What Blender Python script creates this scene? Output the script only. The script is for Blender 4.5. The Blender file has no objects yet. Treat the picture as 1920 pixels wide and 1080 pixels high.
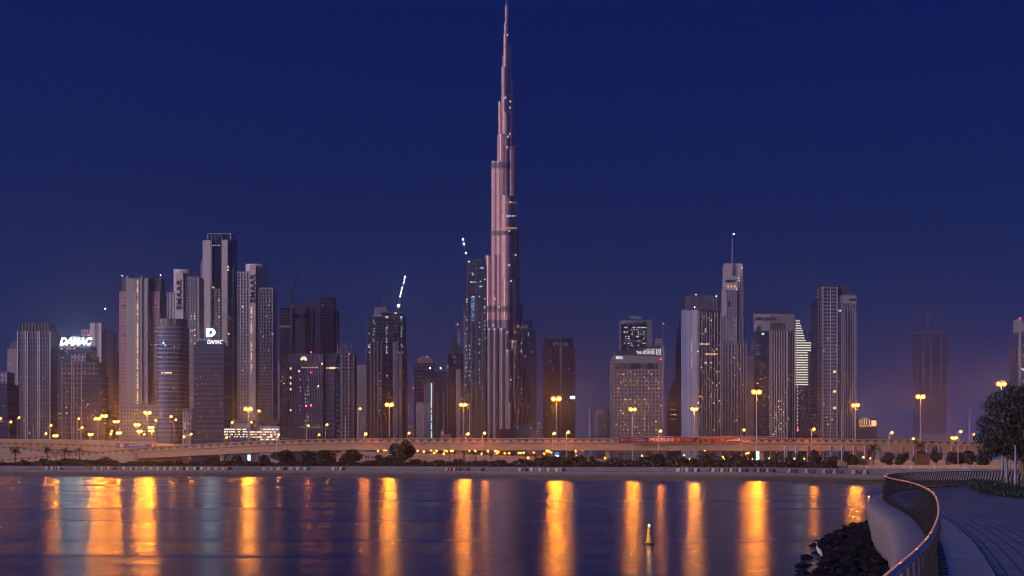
import bpy, math, random
from mathutils import Vector, Matrix
random.seed(7)
R = math.radians
S = bpy.context.scene
COL = S.collection
PI = math.pi

# ------------------------------------------------------------------ camera
FPX, CX, HY, EYE = 3000.0, 960.0, 865.5, 4.6     # focal length in photo pixels, principal column, horizon row, eye height over the water
cam = bpy.data.cameras.new('camera')
camo = bpy.data.objects.new('camera', cam)
COL.objects.link(camo)
cam.sensor_width = 36.0
cam.lens = 36.0 * FPX / 1920.0
cam.shift_y = (HY - 540.0) / 1920.0
cam.clip_start, cam.clip_end = 0.5, 20000
camo.location = (0, 0, EYE)
camo.rotation_euler = (PI / 2, 0, 0)
S.camera = camo

# ------------------------------------------------------------------ render settings, exposure
S.view_settings.view_transform = 'Standard'
S.view_settings.look = 'None'
S.view_settings.exposure = 0.0
S.view_settings.gamma = 1.0
S.render.engine = 'CYCLES'
cy = S.cycles
cy.use_denoising = True
cy.filter_width = 1.15
cy.max_bounces = 5
cy.diffuse_bounces = 2
cy.glossy_bounces = 3
cy.volume_bounces = 0
cy.transparent_max_bounces = 4
cy.sample_clamp_indirect = 4.0
cy.caustics_reflective = False
cy.caustics_refractive = False

# ------------------------------------------------------------------ sky (dusk: the sun is down behind the camera, to the left)
SUN_EL, SUN_AZ = R(1.5), R(230)                  # azimuth clockwise from +Y
W = bpy.data.worlds.new('World')
S.world = W
W.use_nodes = True
nt = W.node_tree
for n in list(nt.nodes): nt.nodes.remove(n)
N, L = nt.nodes.new, nt.links.new
out = N('ShaderNodeOutputWorld')
tc = N('ShaderNodeTexCoord')
sep = N('ShaderNodeSeparateXYZ'); L(tc.outputs['Generated'], sep.inputs[0])
def wramp(stops):
    r = N('ShaderNodeValToRGB'); L(sep.outputs['Z'], r.inputs[0])
    e = r.color_ramp.elements
    while len(e) > 1: e.remove(e[0])
    e[0].position, e[0].color = stops[0][0], (*stops[0][1], 1)
    for p, c in stops[1:]:
        q = e.new(p); q.color = (*c, 1)
    return r
front = wramp([(0.0, (.105, .118, .31)), (.012, (.084, .104, .29)), (.03, (.050, .078, .235)), (.055, (.027, .053, .183)), (.09, (.019, .046, .182)), (.137, (.010, .035, .165)), (.185, (.0045, .0215, .142)), (.27, (.0016, .0112, .110)), (.45, (.008, .028, .16)), (1, (.018, .062, .32))])
back = wramp([(0.0, (.84, .52, .88)), (.07, (.78, .52, .94)), (.16, (.33, .30, .64)), (.4, (.05, .12, .42)), (1, (.018, .062, .32))])
sd = Vector((math.sin(SUN_AZ), math.cos(SUN_AZ), 0))
dot = N('ShaderNodeVectorMath'); dot.operation = 'DOT_PRODUCT'; dot.inputs[1].default_value = sd
L(tc.outputs['Generated'], dot.inputs[0])
mr = N('ShaderNodeMapRange'); mr.interpolation_type = 'SMOOTHERSTEP'
mr.inputs[1].default_value, mr.inputs[2].default_value = .15, 1.0
L(dot.outputs['Value'], mr.inputs[0])
mx = N('ShaderNodeMix'); mx.data_type = 'RGBA'
L(mr.outputs[0], mx.inputs[0]); L(front.outputs[0], mx.inputs[6]); L(back.outputs[0], mx.inputs[7])
bg1 = N('ShaderNodeBackground'); L(mx.outputs[2], bg1.inputs[0]); bg1.inputs[1].default_value = 1.0
sky = N('ShaderNodeTexSky'); sky.sky_type = 'NISHITA'; sky.sun_disc = False
sky.sun_elevation, sky.sun_rotation = R(-2.5), SUN_AZ
sky.ozone_density = 6
bg2 = N('ShaderNodeBackground'); L(sky.outputs[0], bg2.inputs[0]); bg2.inputs[1].default_value = 0.05
add = N('ShaderNodeAddShader'); L(bg1.outputs[0], add.inputs[0]); L(bg2.outputs[0], add.inputs[1])
L(add.outputs[0], out.inputs[0])

# ------------------------------------------------------------------ sun (the last pink afterglow)
sl = bpy.data.lights.new('sun', 'SUN'); sl.energy = 5.0; sl.angle = R(28); sl.color = (1.0, .71, .70)
so = bpy.data.objects.new('sun', sl); COL.objects.link(so)
dv = Vector((math.sin(SUN_AZ) * math.cos(SUN_EL), math.cos(SUN_AZ) * math.cos(SUN_EL), math.sin(SUN_EL)))
so.rotation_euler = dv.to_track_quat('Z', 'Y').to_euler()

# ------------------------------------------------------------------ helpers
GZ = 3.0                                          # ground level behind the far quay, over the water
def wx(px, d): return (px - CX) / FPX * d
def wz(py, d): return EYE - (py - HY) / FPX * d
def tag(o, label=None, cat=None, group=None, kind=None):
    if label: o['label'] = label
    if cat: o['category'] = cat
    if group: o['group'] = group
    if kind: o['kind'] = kind
    return o
def empty(name, loc, label, cat, group=None, rz=0):
    o = bpy.data.objects.new(name, None); COL.objects.link(o)
    o.empty_display_size = .5
    o.location = loc; o.rotation_euler = (0, 0, rz)
    return tag(o, label, cat, group)
def link(name, me, parent=None, loc=(0, 0, 0), rot=(0, 0, 0), scale=(1, 1, 1)):
    o = bpy.data.objects.new(name, me); COL.objects.link(o)
    o.location = loc; o.rotation_euler = rot; o.scale = scale
    if parent: o.parent = parent
    return o
def copy_tree(o, parent=None):
    c = o.copy(); COL.objects.link(c)
    if parent: c.parent = parent
    for ch in o.children: copy_tree(ch, c)
    return c

class MB:
    def __init__(s): s.v = []; s.f = []; s.uv = []; s.mi = []
    def face(s, pts, uvs=None, mi=0):
        i = len(s.v); s.v += [tuple(p) for p in pts]; s.f.append(tuple(range(i, i + len(pts))))
        s.uv.append(uvs or [(p[0] + p[1], p[2]) for p in pts]); s.mi.append(mi)
    def prism(s, poly, z0, z1, ztop=None, u0=0, cap=True):
        """poly counter-clockwise seen from above; ztop optional per-corner top"""
        n = len(poly); u = u0
        zt = ztop or [z1] * n
        for i in range(n):
            a, b = poly[i], poly[(i + 1) % n]
            l = math.hypot(b[0] - a[0], b[1] - a[1])
            j = (i + 1) % n
            s.face([(a[0], a[1], z0), (b[0], b[1], z0), (b[0], b[1], zt[j]), (a[0], a[1], zt[i])], [(u, z0), (u + l, z0), (u + l, zt[j]), (u, zt[i])])
            u += l
        if cap:
            s.face([(p[0], p[1], zt[i]) for i, p in enumerate(poly)], [(p[0] * .01, -500) for p in poly])
            s.face([(p[0], p[1], z0) for p in reversed(poly)], [(p[0] * .01, -500) for p in poly])
        return s
    def box(s, x0, x1, y0, y1, z0, z1, u0=0):
        return s.prism([(x0, y0), (x1, y0), (x1, y1), (x0, y1)], z0, z1, u0=u0)
    def cyl(s, x, y, r, z0, z1, n=16, r1=None):
        r1 = r if r1 is None else r1
        u = 0; l = 2 * PI * r / n
        P = [(math.cos(2 * PI * (i - n / 4) / n), math.sin(2 * PI * (i - n / 4) / n)) for i in range(n)]
        for i in range(n):
            a, b = P[i], P[(i + 1) % n]
            s.face([(x + a[0] * r, y + a[1] * r, z0), (x + b[0] * r, y + b[1] * r, z0), (x + b[0] * r1, y + b[1] * r1, z1), (x + a[0] * r1, y + a[1] * r1, z1)],
                   [(u, z0), (u + l, z0), (u + l, z1), (u, z1)]); u += l
        s.face([(x + a[0] * r1, y + a[1] * r1, z1) for a in P], [(0, -500)] * n)
        s.face([(x + a[0] * r, y + a[1] * r, z0) for a in reversed(P)], [(0, -500)] * n)
        return s
    def tube(s, pts, rad, n=6):
        """tapered tube along points, rad a number or list"""
        pts = [Vector(p) for p in pts]; m = len(pts)
        rr = rad if isinstance(rad, (list, tuple)) else [rad] * m
        rings = []
        for i in range(m):
            t = (pts[min(i + 1, m - 1)] - pts[max(i - 1, 0)])
            t = t.normalized() if t.length > 1e-9 else Vector((0, 0, 1))
            a = t.cross(Vector((0, 0, 1)))
            if a.length < 1e-3: a = Vector((1, 0, 0))
            a.normalize(); b = a.cross(t).normalized()
            rings.append([pts[i] + (a * math.cos(2 * PI * k / n) + b * math.sin(2 * PI * k / n)) * rr[i] for k in range(n)])
        for i in range(m - 1):
            for k in range(n):
                k2 = (k + 1) % n
                s.face([rings[i][k2], rings[i][k], rings[i + 1][k], rings[i + 1][k2]])
        s.face(rings[0]); s.face(list(reversed(rings[-1])))
        return s
    def ball(s, c, r, rz=None, n=8, m=5):
        rz = rz or r; ry = r
        def P(i, j):
            t = PI * j / m; a = 2 * PI * i / n
            return (c[0] + r * math.sin(t) * math.cos(a), c[1] + ry * math.sin(t) * math.sin(a), c[2] - rz * math.cos(t))
        for j in range(m):
            for i in range(n):
                q = [P(i, j), P(i + 1, j), P(i + 1, j + 1), P(i, j + 1)]
                if j == 0: q = [q[0], q[2], q[3]]
                elif j == m - 1: q = q[:3]
                s.face(q)
        return s
    def mesh(s, name, mats, smooth=False, weld=False):
        me = bpy.data.meshes.new(name)
        me.from_pydata(s.v, [], s.f)
        uvl = me.uv_layers.new(name='UVMap')
        flat = [c for f in s.uv for p in f for c in p]
        uvl.data.foreach_set('uv', flat)
        for m in (mats if isinstance(mats, (list, tuple)) else [mats]): me.materials.append(m)
        me.polygons.foreach_set('material_index', s.mi)
        if weld or smooth:
            import bmesh
            bm = bmesh.new(); bm.from_mesh(me); bmesh.ops.remove_doubles(bm, verts=bm.verts, dist=1e-4); bm.to_mesh(me); bm.free()
        if smooth: me.polygons.foreach_set('use_smooth', [True] * len(me.polygons))
        me.update()
        return me
    def build(s, name, mats, parent=None, loc=(0, 0, 0), smooth=False, **k):
        return link(name, s.mesh(name, mats, smooth), parent, loc, **k)

# ------------------------------------------------------------------ materials
MATS = {}
def mat(name, col, rough=.6, metal=0.0, noise=.0, nscale=1.0, bump=0.0, spec=.5):
    if name in MATS: return MATS[name]
    m = bpy.data.materials.new(name); m.use_nodes = True
    t = m.node_tree; b = t.nodes['Principled BSDF']
    b.inputs['Base Color'].default_value = (*col, 1); b.inputs['Roughness'].default_value = rough
    b.inputs['Metallic'].default_value = metal; b.inputs['Specular IOR Level'].default_value = spec
    if noise or bump:
        c = t.nodes.new('ShaderNodeTexCoord')
        nz = t.nodes.new('ShaderNodeTexNoise'); nz.inputs['Scale'].default_value = nscale; nz.inputs['Detail'].default_value = 5
        t.links.new(c.outputs['Object'], nz.inputs['Vector'])
        if noise:
            h = t.nodes.new('ShaderNodeMapRange'); h.inputs[1].default_value, h.inputs[2].default_value = .25, .75
            h.inputs[3].default_value, h.inputs[4].default_value = 1 - noise, 1 + noise
            t.links.new(nz.outputs[0], h.inputs[0])
            vm = t.nodes.new('ShaderNodeVectorMath'); vm.operation = 'SCALE'; vm.inputs[0].default_value = col
            t.links.new(h.outputs[0], vm.inputs['Scale']); t.links.new(vm.outputs[0], b.inputs['Base Color'])
        if bump:
            bp = t.nodes.new('ShaderNodeBump'); bp.inputs['Strength'].default_value = bump
            t.links.new(nz.outputs[0], bp.inputs['Height']); t.links.new(bp.outputs[0], b.inputs['Normal'])
    MATS[name] = m
    return m
def emit(name, col, k, sample=True):
    if name in MATS: return MATS[name]
    m = bpy.data.materials.new(name); m.use_nodes = True
    t = m.node_tree; b = t.nodes['Principled BSDF']
    b.inputs['Base Color'].default_value = (.05, .05, .05, 1)
    b.inputs['Emission Color'].default_value = (*col, 1); b.inputs['Emission Strength'].default_value = k
    m.cycles.emission_sampling = 'FRONT' if sample else 'NONE'
    MATS[name] = m
    return m
def facade(name, wall, glass, fl=3.8, bay=3.2, ww=.7, wh=.6, rough=.55, grough=.12, var=.5, wmetal=0.0, stag=0.0):
    """wall with a grid of panes laid out in metres along the wall (UV) - each pane its own tone, as curtains and rooms behind differ"""
    if name in MATS: return MATS[name]
    m = bpy.data.materials.new(name); m.use_nodes = True
    t = m.node_tree; b = t.nodes['Principled BSDF']; n, l = t.nodes.new, t.links.new
    def mth(op, a, bb=None, c=None):
        q = n('ShaderNodeMath'); q.operation = op
        for i, v in enumerate((a, bb, c)):
            if v is None: continue
            if isinstance(v, (int, float)): q.inputs[i].default_value = v
            else: l(v, q.inputs[i])
        return q.outputs[0]
    uv = n('ShaderNodeUVMap'); sp = n('ShaderNodeSeparateXYZ'); l(uv.outputs[0], sp.inputs[0])
    v = mth('DIVIDE', sp.outputs[1], fl); vf = mth('FRACT', v); vi = mth('FLOOR', v)
    u = mth('DIVIDE', sp.outputs[0], bay)
    if stag: u = mth('ADD', u, mth('MULTIPLY', vi, stag))
    uf = mth('FRACT', u); ui = mth('FLOOR', u)
    mu = mth('LESS_THAN', mth('ABSOLUTE', mth('SUBTRACT', uf, .5)), ww / 2)
    mv = mth('LESS_THAN', mth('ABSOLUTE', mth('SUBTRACT', vf, .5)), wh / 2)
    side = mth('GREATER_THAN', sp.outputs[1], -100)
    mask = mth('MULTIPLY', mth('MULTIPLY', mu, mv), side)
    b.inputs['Specular Tint'].default_value = (.24, .44, 1, 1)
    cmb = n('ShaderNodeCombineXYZ'); l(ui, cmb.inputs[0]); l(vi, cmb.inputs[1])
    wn = n('ShaderNodeTexWhiteNoise'); wn.noise_dimensions = '2D'; l(cmb.outputs[0], wn.inputs['Vector'])
    g = n('ShaderNodeVectorMath'); g.operation = 'SCALE'; g.inputs[0].default_value = glass
    l(mth('ADD', 1 - var, mth('MULTIPLY', wn.outputs[0], 2 * var)), g.inputs['Scale'])
    oc = n('ShaderNodeTexCoord'); nz = n('ShaderNodeTexNoise'); nz.inputs['Scale'].default_value = .03; nz.inputs['Detail'].default_value = 4
    l(oc.outputs['Object'], nz.inputs['Vector'])
    wv = n('ShaderNodeVectorMath'); wv.operation = 'SCALE'; wv.inputs[0].default_value = wall
    l(mth('ADD', .75, mth('MULTIPLY', nz.outputs[0], .5)), wv.inputs['Scale'])
    mi = n('ShaderNodeMix'); mi.data_type = 'RGBA'; l(mask, mi.inputs[0]); l(wv.outputs[0], mi.inputs[6]); l(g.outputs[0], mi.inputs[7])
    l(mi.outputs[2], b.inputs['Base Color'])
    l(mth('ADD', rough, mth('MULTIPLY', mask, grough - rough)), b.inputs['Roughness'])
    if wmetal: l(mth('MULTIPLY', mth('SUBTRACT', 1.0, mask), wmetal), b.inputs['Metallic'])
    MATS[name] = m
    return m

concrete = mat('concrete', (.20, .18, .185), .8, noise=.18, nscale=.35)
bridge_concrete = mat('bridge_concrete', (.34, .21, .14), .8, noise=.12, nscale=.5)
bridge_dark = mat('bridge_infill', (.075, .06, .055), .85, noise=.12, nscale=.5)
pale_rib = mat('pale_rib', (.52, .50, .53), .45, noise=.08, nscale=.05)
grey_rib = mat('grey_rib', (.27, .265, .30), .45, noise=.08, nscale=.05)
dark_rib = mat('dark_rib', (.07, .07, .085), .5)
steel_grey = mat('lamp_pole_steel', (.30, .30, .31), .5, metal=.3)
dark_steel = mat('dark_steel', (.05, .05, .055), .5)
crane_red = mat('crane_red', (.30, .06, .05), .6)
asphalt = mat('asphalt', (.05, .05, .052), .85, noise=.2, nscale=1.5)
white_paint = mat('white_paint', (.6, .58, .58), .5)
barrier_white = mat('barrier_white', (.30, .285, .31), .5)
red_paint = mat('red_paint', (.13, .045, .055), .5)
sodium = emit('sodium_lamp', (1.0, .26, .006), 380)
sodium_near = emit('sodium_bridge_lamp', (1.0, .26, .006), 2000)
sodium_big = emit('sodium_mast_lamp', (1.0, .27, .006), 1800)
sodium_small = emit('sodium_far_lamp', (1.0, .23, .004), 320)
warm_win = emit('warm_window', (1.0, .62, .27), 2.0, False)
warm_dim = emit('warm_dim_window', (1.0, .6, .3), .8, False)
cool_win = emit('cool_window', (.62, .86, 1.0), 1.8, False)
blue_win = emit('blue_window', (.10, .38, .95), 1.6, False)
white_sign = emit('white_sign', (.72, .90, 1.0), 13.0, True)
white_light = emit('white_work_light', (.85, .95, 1.0), 30, False)
red_light = emit('red_beacon', (1.0, .02, .05), 25, False)
# ------------------------------------------------------------------ towers
UNIT = {}
def unit_box(m):
    if m.name not in UNIT: UNIT[m.name] = MB().box(-.5, .5, -.5, .5, -.5, .5).mesh('lit_window', m)
    return UNIT[m.name]
def unit_ball(m):
    k = 'ball' + m.name
    if k not in UNIT: UNIT[k] = MB().ball((0, 0, 0), 1, n=8, m=6).mesh('beacon', m)
    return UNIT[k]
def text_mesh(body, m, w, h, depth, spacing=1.0, rot=False, bold=0.0, shear=0.0):
    c = bpy.data.curves.new('lettering', 'FONT'); c.body = body; c.extrude = .02; c.space_character = spacing; c.offset = bold; c.shear = shear
    c.resolution_u = 3
    o = bpy.data.objects.new('lettering', c); COL.objects.link(o)
    bpy.context.view_layer.update()
    me = bpy.data.meshes.new_from_object(o.evaluated_get(bpy.context.evaluated_depsgraph_get()))
    bpy.data.objects.remove(o); bpy.data.curves.remove(c)
    if not me.vertices: return None
    P = [v.co.copy() for v in me.vertices]
    x0, x1 = min(p.x for p in P), max(p.x for p in P); y0, y1 = min(p.y for p in P), max(p.y for p in P)
    for v in me.vertices:
        a, b, z = (v.co.x - x0) / (x1 - x0) - .5, (v.co.y - y0) / max(y1 - y0, 1e-6) - .5, (v.co.z) / .02 * depth * .5
        if rot: v.co = (-b * w, -z, a * h)            # letters turned a quarter, reading upward
        else: v.co = (a * w, -z, b * h)
    me.materials.clear(); me.materials.append(m); me.update()
    return me

class Tower:
    def __init__(s, name, label, d, px, cat='tower', zb=None):
        s.d, s.px = d, px
        s.zb = GZ - .3 if zb is None else zb
        s.o = empty(name, (wx(px, d), d, s.zb), label, cat)
        s.blocks = []
    def X(s, px, dy=0): return wx(px, s.d + dy) - wx(s.px, s.d)
    def Z(s, py, dy=0): return wz(py, s.d + dy) - s.zb
    def m(s, p): return p * s.d / FPX
    def block(s, part, x0, x1, ytop, mt, dy=0, dep=30, ybot=None, corner=None, k=.8, ytops=None, rec=True):
        X0, X1 = s.X(x0, dy), s.X(x1, dy)
        z0 = 0 if ybot is None else s.Z(ybot, dy)
        if corner is None:
            poly = [(X0, dy), (X1, dy), (X1, dy + dep), (X0, dy + dep)]
        elif corner == 'round':
            n = 12; cx, hw = (X0 + X1) / 2, (X1 - X0) / 2; dd = min(dep * .5, hw * .55)
            poly = [(cx - hw * math.cos(PI * i / n), dy + dd - dd * math.sin(PI * i / n)) for i in range(n + 1)] + [(X1, dy + dep), (X0, dy + dep)]
        else:
            Xc = s.X(corner, dy); a, b = (Xc - X0) * k, (X1 - Xc) * k
            poly = [(X0, dy + a), (Xc, dy), (X1, dy + b), (X0 + X1 - Xc, dy + a + b)]
        zt = None; z1 = None if ytop is None else s.Z(ytop, dy)
        if ytops:
            l, r = s.Z(ytops[0], dy), s.Z(ytops[1], dy)
            zt = [l + (r - l) * (p[0] - X0) / (X1 - X0) for p in poly]; z1 = max(l, r)
        MB().prism(poly, z0, z1, zt).build(part, mt, s.o)
        if rec: s.blocks.append((poly, z0, z1))
        return s
    def front(s, X, Z):
        """depth and slope of the nearest wall at local X, height Z"""
        best = (0, 0); by = 1e9
        for poly, z0, z1 in s.blocks:
            if not (z0 - 1 <= Z <= z1 + 1): continue
            n = len(poly)
            for i in range(n):
                a, b = poly[i], poly[(i + 1) % n]
                lo, hi = min(a[0], b[0]), max(a[0], b[0])
                if hi - lo < .2 or not lo <= X <= hi: continue
                t = (X - a[0]) / (b[0] - a[0]); y = a[1] + t * (b[1] - a[1])
                if y < by: by = y; best = (y, math.atan2(b[1] - a[1], b[0] - a[0]) if b[0] > a[0] else math.atan2(a[1] - b[1], a[0] - b[0]))
        return best
    def ribs(s, xs, w, y0, y1=None, mt=None, proud=.9, part='rib', dep=None):
        for x in xs:
            X = s.X(x); Z1 = s.Z(y0); Z0 = 0 if y1 is None else s.Z(y1)
            y, a = s.front(X, (Z0 + Z1) / 2)
            X = X * (s.d + y) / s.d if False else s.X(x, y)
            hw = s.m(w) / 2
            MB().box(-hw, hw, -proud, .6, Z0, Z1).build(part, mt or pale_rib, s.o, (X, y, 0), rot=(0, 0, a))
        return s
    def bands(s, x0, x1, ys, h, mt, proud=.5, part='floor_slab', rnd=None, dy=0, dep=20):
        for i, y in enumerate(ys):
            X0, X1 = s.X(x0, dy), s.X(x1, dy); zc = s.Z(y, dy); hh = s.m(h) / 2
            if rnd is None: MB().box(X0 - proud, X1 + proud, dy - proud, dy + dep, zc - hh, zc + hh).build(part, mt, s.o)
            else:
                n = 14; cx, hw = (X0 + X1) / 2, (X1 - X0) / 2 + proud; dd = rnd * hw
                poly = [(cx - hw * math.cos(PI * k / n), dy - proud + dd - dd * math.sin(PI * k / n)) for k in range(n + 1)] + [(X1, dy + dep), (X0, dy + dep)]
                MB().prism(poly, zc - hh, zc + hh).build(part, mt, s.o)
        return s
    def win(s, x, y, w=1.6, h=1.6, mt=None, part='lit_window'):
        X, Z = s.X(x), s.Z(y)
        fy, a = s.front(X, Z)
        link(part, unit_box(mt or warm_win), s.o, (s.X(x, fy), fy - .12, s.Z(y, fy)), (0, 0, a), (s.m(w), .5, s.m(h)))
        return s
    def lit(s, x0, x1, y0, y1, n, seed, mts=None, w=1.6, h=1.5, gx=2.6, gy=4.2):
        r = random.Random(seed); mts = mts or [warm_win, warm_dim, warm_dim]
        for _ in range(int(n * 1.6)):
            x = x0 + (math.floor(r.random() * (x1 - x0) / gx) + .5) * gx; y = y0 + (math.floor(r.random() * (y1 - y0) / gy) + .5) * gy
            s.win(min(x, x1), y, w * r.choice((.7, .8, 1, 1, 1.5)), h * r.choice((.8, 1, 1)), r.choice(mts))
        return s
    def col(s, x, y0, y1, step, p, seed, mt=None, w=1.6, h=2.0):
        r = random.Random(seed); y = y0
        while y < y1:
            if r.random() < p: s.win(x, y, w, h, mt or r.choice((warm_win, warm_win, warm_dim)))
            y += step
        return s
    def sign(s, body, x0, x1, y0, y1, mt, rot=False, proud=.8, bold=0.0, part='sign_lettering', y=None, spacing=1.0):
        X, Z = s.X((x0 + x1) / 2), s.Z((y0 + y1) / 2)
        fy, a = s.front(X, Z) if y is None else (y, 0)
        me = text_mesh(body, mt, s.m(x1 - x0), s.m(y1 - y0), .6, spacing, rot, bold, .3 if body == 'DAMAC' else 0)
        if me: link(part, me, s.o, (s.X((x0 + x1) / 2, fy), fy - proud, s.Z((y0 + y1) / 2, fy)), (0, 0, a))
        return s
    def beacon(s, x, y, mt=None, r=.9, dy=-1.5):
        link('beacon', unit_ball(mt or red_light), s.o, (s.X(x, dy), dy, s.Z(y, dy)), (0, 0, 0), (s.m(r),) * 3)
        return s
    def mast(s, x, y0, y1, w=.8, dy=5, mt=None, part='mast'):
        MB().cyl(0, 0, s.m(w) / 2, s.Z(y1, dy), s.Z(y0, dy), 8, s.m(w) / 3).build(part, mt or grey_rib, s.o, (s.X(x, dy), dy, 0))
        return s

# facades
F_dark = facade('dark_glass_facade', (.038, .044, .078), (.010, .016, .042), 3.9, 2.9, .84, .7)
F_blue = facade('blue_glass_facade', (.10, .105, .15), (.016, .026, .07), 3.8, 2.4, .8, .74, grough=.45)
F_grey = facade('grey_window_facade', (.30, .285, .31), (.025, .03, .055), 3.8, 3.0, .5, .6)
F_pale = facade('pale_window_facade', (.31, .295, .32), (.02, .024, .05), 3.8, 3.4, .46, .52)
F_pink = facade('rose_panel_facade', (.38, .235, .235), (.09, .06, .075), 3.7, 2.7, .45, .45)
F_hotel = facade('beige_hotel_facade', (.30, .265, .27), (.03, .03, .05), 4.2, 3.9, .52, .58)
F_shell = facade('unfinished_concrete_frame', (.15, .14, .17), (.012, .018, .024), 4.1, 4.6, .8, .74, grough=.8)
F_fin = facade('narrow_strip_facade', (.34, .325, .37), (.016, .022, .05), 3.9, 2.3, .62, 1.1)
F_dashed = facade('dashed_panel_facade', (.22, .215, .25), (.03, .033, .055), 9.5, 1.9, .66, 1.1, stag=.37)
F_balc = facade('balcony_facade', (.27, .26, .29), (.018, .022, .045), 3.7, 5.4, .86, .58)
F_plain = mat('plain_wall_panel', (.25, .24, .265), .5, noise=.10, nscale=.05)
F_bright = mat('pale_fin_cladding', (.46, .43, .45), .45, noise=.08, nscale=.05)
F_plain_dark = mat('dark_roof_cladding', (.05, .052, .08), .5, noise=.15, nscale=.05)
F_plain_grey = mat('grey_wall_panel', (.27, .26, .29), .5, noise=.12, nscale=.05)
letter_dark = mat('dark_lettering', (.035, .03, .04), .5)
letter_dim = emit('dim_white_lettering', (.7, .72, .9), .3, False)
letter_lit = emit('lit_white_lettering', (1, 1, 1), 1.6, False)
glow_band = emit('lit_balcony_edge', (1.0, .88, .70), 2.2, False)
gold_band = emit('golden_ring_light', (1.0, .50, .16), .75, False)
up_light = emit('orange_uplight', (1.0, .50, .10), 2.2, False)

def frange(a, b, st):
    r = []
    while a < b: r.append(a); a += st
    return r

def towers():
    # far left edge
    t = Tower('office_tower', 'plain dark block cut by the left edge of the picture', 1300, 2)
    t.block('shaft', -30, 14, 719.5, F_dark).block('upper_setback', -30, 13, 697, F_grey, dy=6, dep=20).lit(0, 12, 725, 800, 3, 1)
    t = Tower('office_tower', 'narrow dim tower behind the white-finned tower at far left', 2200, 23)
    t.block('shaft', 13.5, 33, 654, F_grey).block('crown', 19, 33, 640, F_plain_dark, dy=6, dep=18).lit(15, 30, 660, 790, 6, 2)
    t = Tower('residential_tower', 'square tower with white vertical fins and a dark finned crown', 1500, 63)
    t.block('shaft', 32.5, 95, 622, F_blue).block('crown', 37, 92, 606, F_plain_dark, dy=3, dep=24)
    t.ribs([33.3, 47.7, 51.8, 71.3, 74.8, 94.2], 1.5, 621).ribs([40, 44, 57, 62, 66.5, 80, 85, 90], .7, 624, mt=grey_rib, proud=.6)
    t.ribs([38, 44, 50, 56, 62, 68, 74, 80, 86, 91], .6, 604.5, 622, dark_rib, part='crown_fin')
    t.bands(33, 95, [622.5, 634, 656, 681, 706, 731, 756, 781], 1.0, grey_rib, .35, 'spandrel_band', dep=10).lit(36, 92, 640, 800, 7, 3)
    t.beacon(56, 812, cool_win, 1.2)
    # sign tower at left
    t = Tower('office_tower', 'dark tower topped by a large glowing white italic sign', 1500, 140)
    t.block('shaft', 107.5, 171, 666, F_dark).block('upper_floors', 110, 169.5, 647, F_dark, dy=4, dep=22)
    t.block('roof_plant', 134, 147, 630, F_plain_grey, dy=10, dep=8)
    t.sign('DAMAC', 113, 173, 633, 647.3, white_sign, bold=.03, y=3.2)
    t.bands(111, 170, [649.5], 2.2, letter_dim, .4, 'lit_sign_base', dy=3.5, dep=2)
    t.lit(112, 168, 652, 662, 5, 4).lit(109, 118, 668, 790, 6, 5)
    t = Tower('residential_tower', 'pale stepped tower standing behind the glowing italic sign', 1800, 175)
    t.block('left_step', 152, 169.5, 617, F_pale).block('shaft', 169, 190, 605.5, F_bright, dy=-4).block('right_step', 189.5, 199, 618, F_grey, dy=2)
    t.ribs([178, 181.5], .8, 607, mt=grey_rib).beacon(169.5, 608, cool_win, .9).col(185, 620, 720, 9, .5, 6, warm_dim, 1, 1.4).beacon(166, 628, red_light, .7)
    t = Tower('office_tower', 'thin dark tower with slanted top right of the pale stepped tower', 2000, 205)
    t.block('shaft', 197, 208, None, F_dark, ytops=(617, 622)).block('side_wing', 206, 213, None, F_dark, dy=4, ytops=(652, 662)).ribs([207], .6, 640)
    t.mast(196.5, 581, 618, .6).beacon(197, 579, white_light, .8, dy=4)
    t = Tower('residential_tower', 'mid-rise with pale corner fins in front of the glowing sign tower', 1300, 146)
    t.block('shaft', 116, 182.5, 677.5, F_dark).block('penthouse', 134, 161, 663.5, F_grey, dy=5, dep=18)
    t.ribs([117, 135, 139, 153], 1.5, 677, mt=grey_rib).ribs([123, 128, 146, 160, 168, 176], .6, 679, mt=grey_rib)
    t.bands(116, 182, frange(682, 825, 9.2), .9, grey_rib, .3, dep=8).lit(118, 180, 690, 815, 12, 7).beacon(125, 775, cool_win, 1.4)
    t = Tower('office_block', 'near-black box building beside the mid-rise with pale corner fins', 1240, 176)
    t.block('shaft', 157.5, 193, 704, F_dark, dep=18).lit(160, 190, 756, 790, 6, 8)
    t = Tower('residential_block', 'slim grey block with one column of orange windows at left', 1550, 92)
    t.block('shaft', 81, 93.5, 734, F_plain_grey).block('side_wing', 93, 107, 709, F_grey, dy=3).col(92.5, 770, 820, 4.6, .85, 9, warm_win, 3.2, 1.8).col(98.5, 760, 800, 5, .4, 10)
    # rose tower
    t = Tower('residential_tower', 'tall rose-tinted tower with a glowing central stair column', 1700, 262)
    t.block('left_wing', 223.5, 238.5, 546.5, F_pink).block('left_crown', 228, 239, 520.5, F_plain_dark, dy=4, dep=20, ybot=546.5)
    t.block('right_wing', 277, 299.5, 546.5, F_pink).block('right_crown', 277, 301.5, 521, F_plain_dark, dy=2, dep=22, ybot=546.5)
    t.block('central_shaft', 240, 278, 522, F_plain, dy=-5)
    t.ribs([239.5], 3.6, 517, mt=grey_rib, proud=2).ribs([266], 2, 517.5, mt=grey_rib, proud=1.4).ribs([254.6, 261], .8, 523, proud=.6).ribs([276], 1, 523, proud=.6)
    t.ribs([253, 288], .8, 517, 546, dark_rib).mast(229.3, 517, 546, .7).mast(301, 517, 546, .7).beacon(229.3, 517, white_light, .55).beacon(301, 516, white_light, .65)
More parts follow.
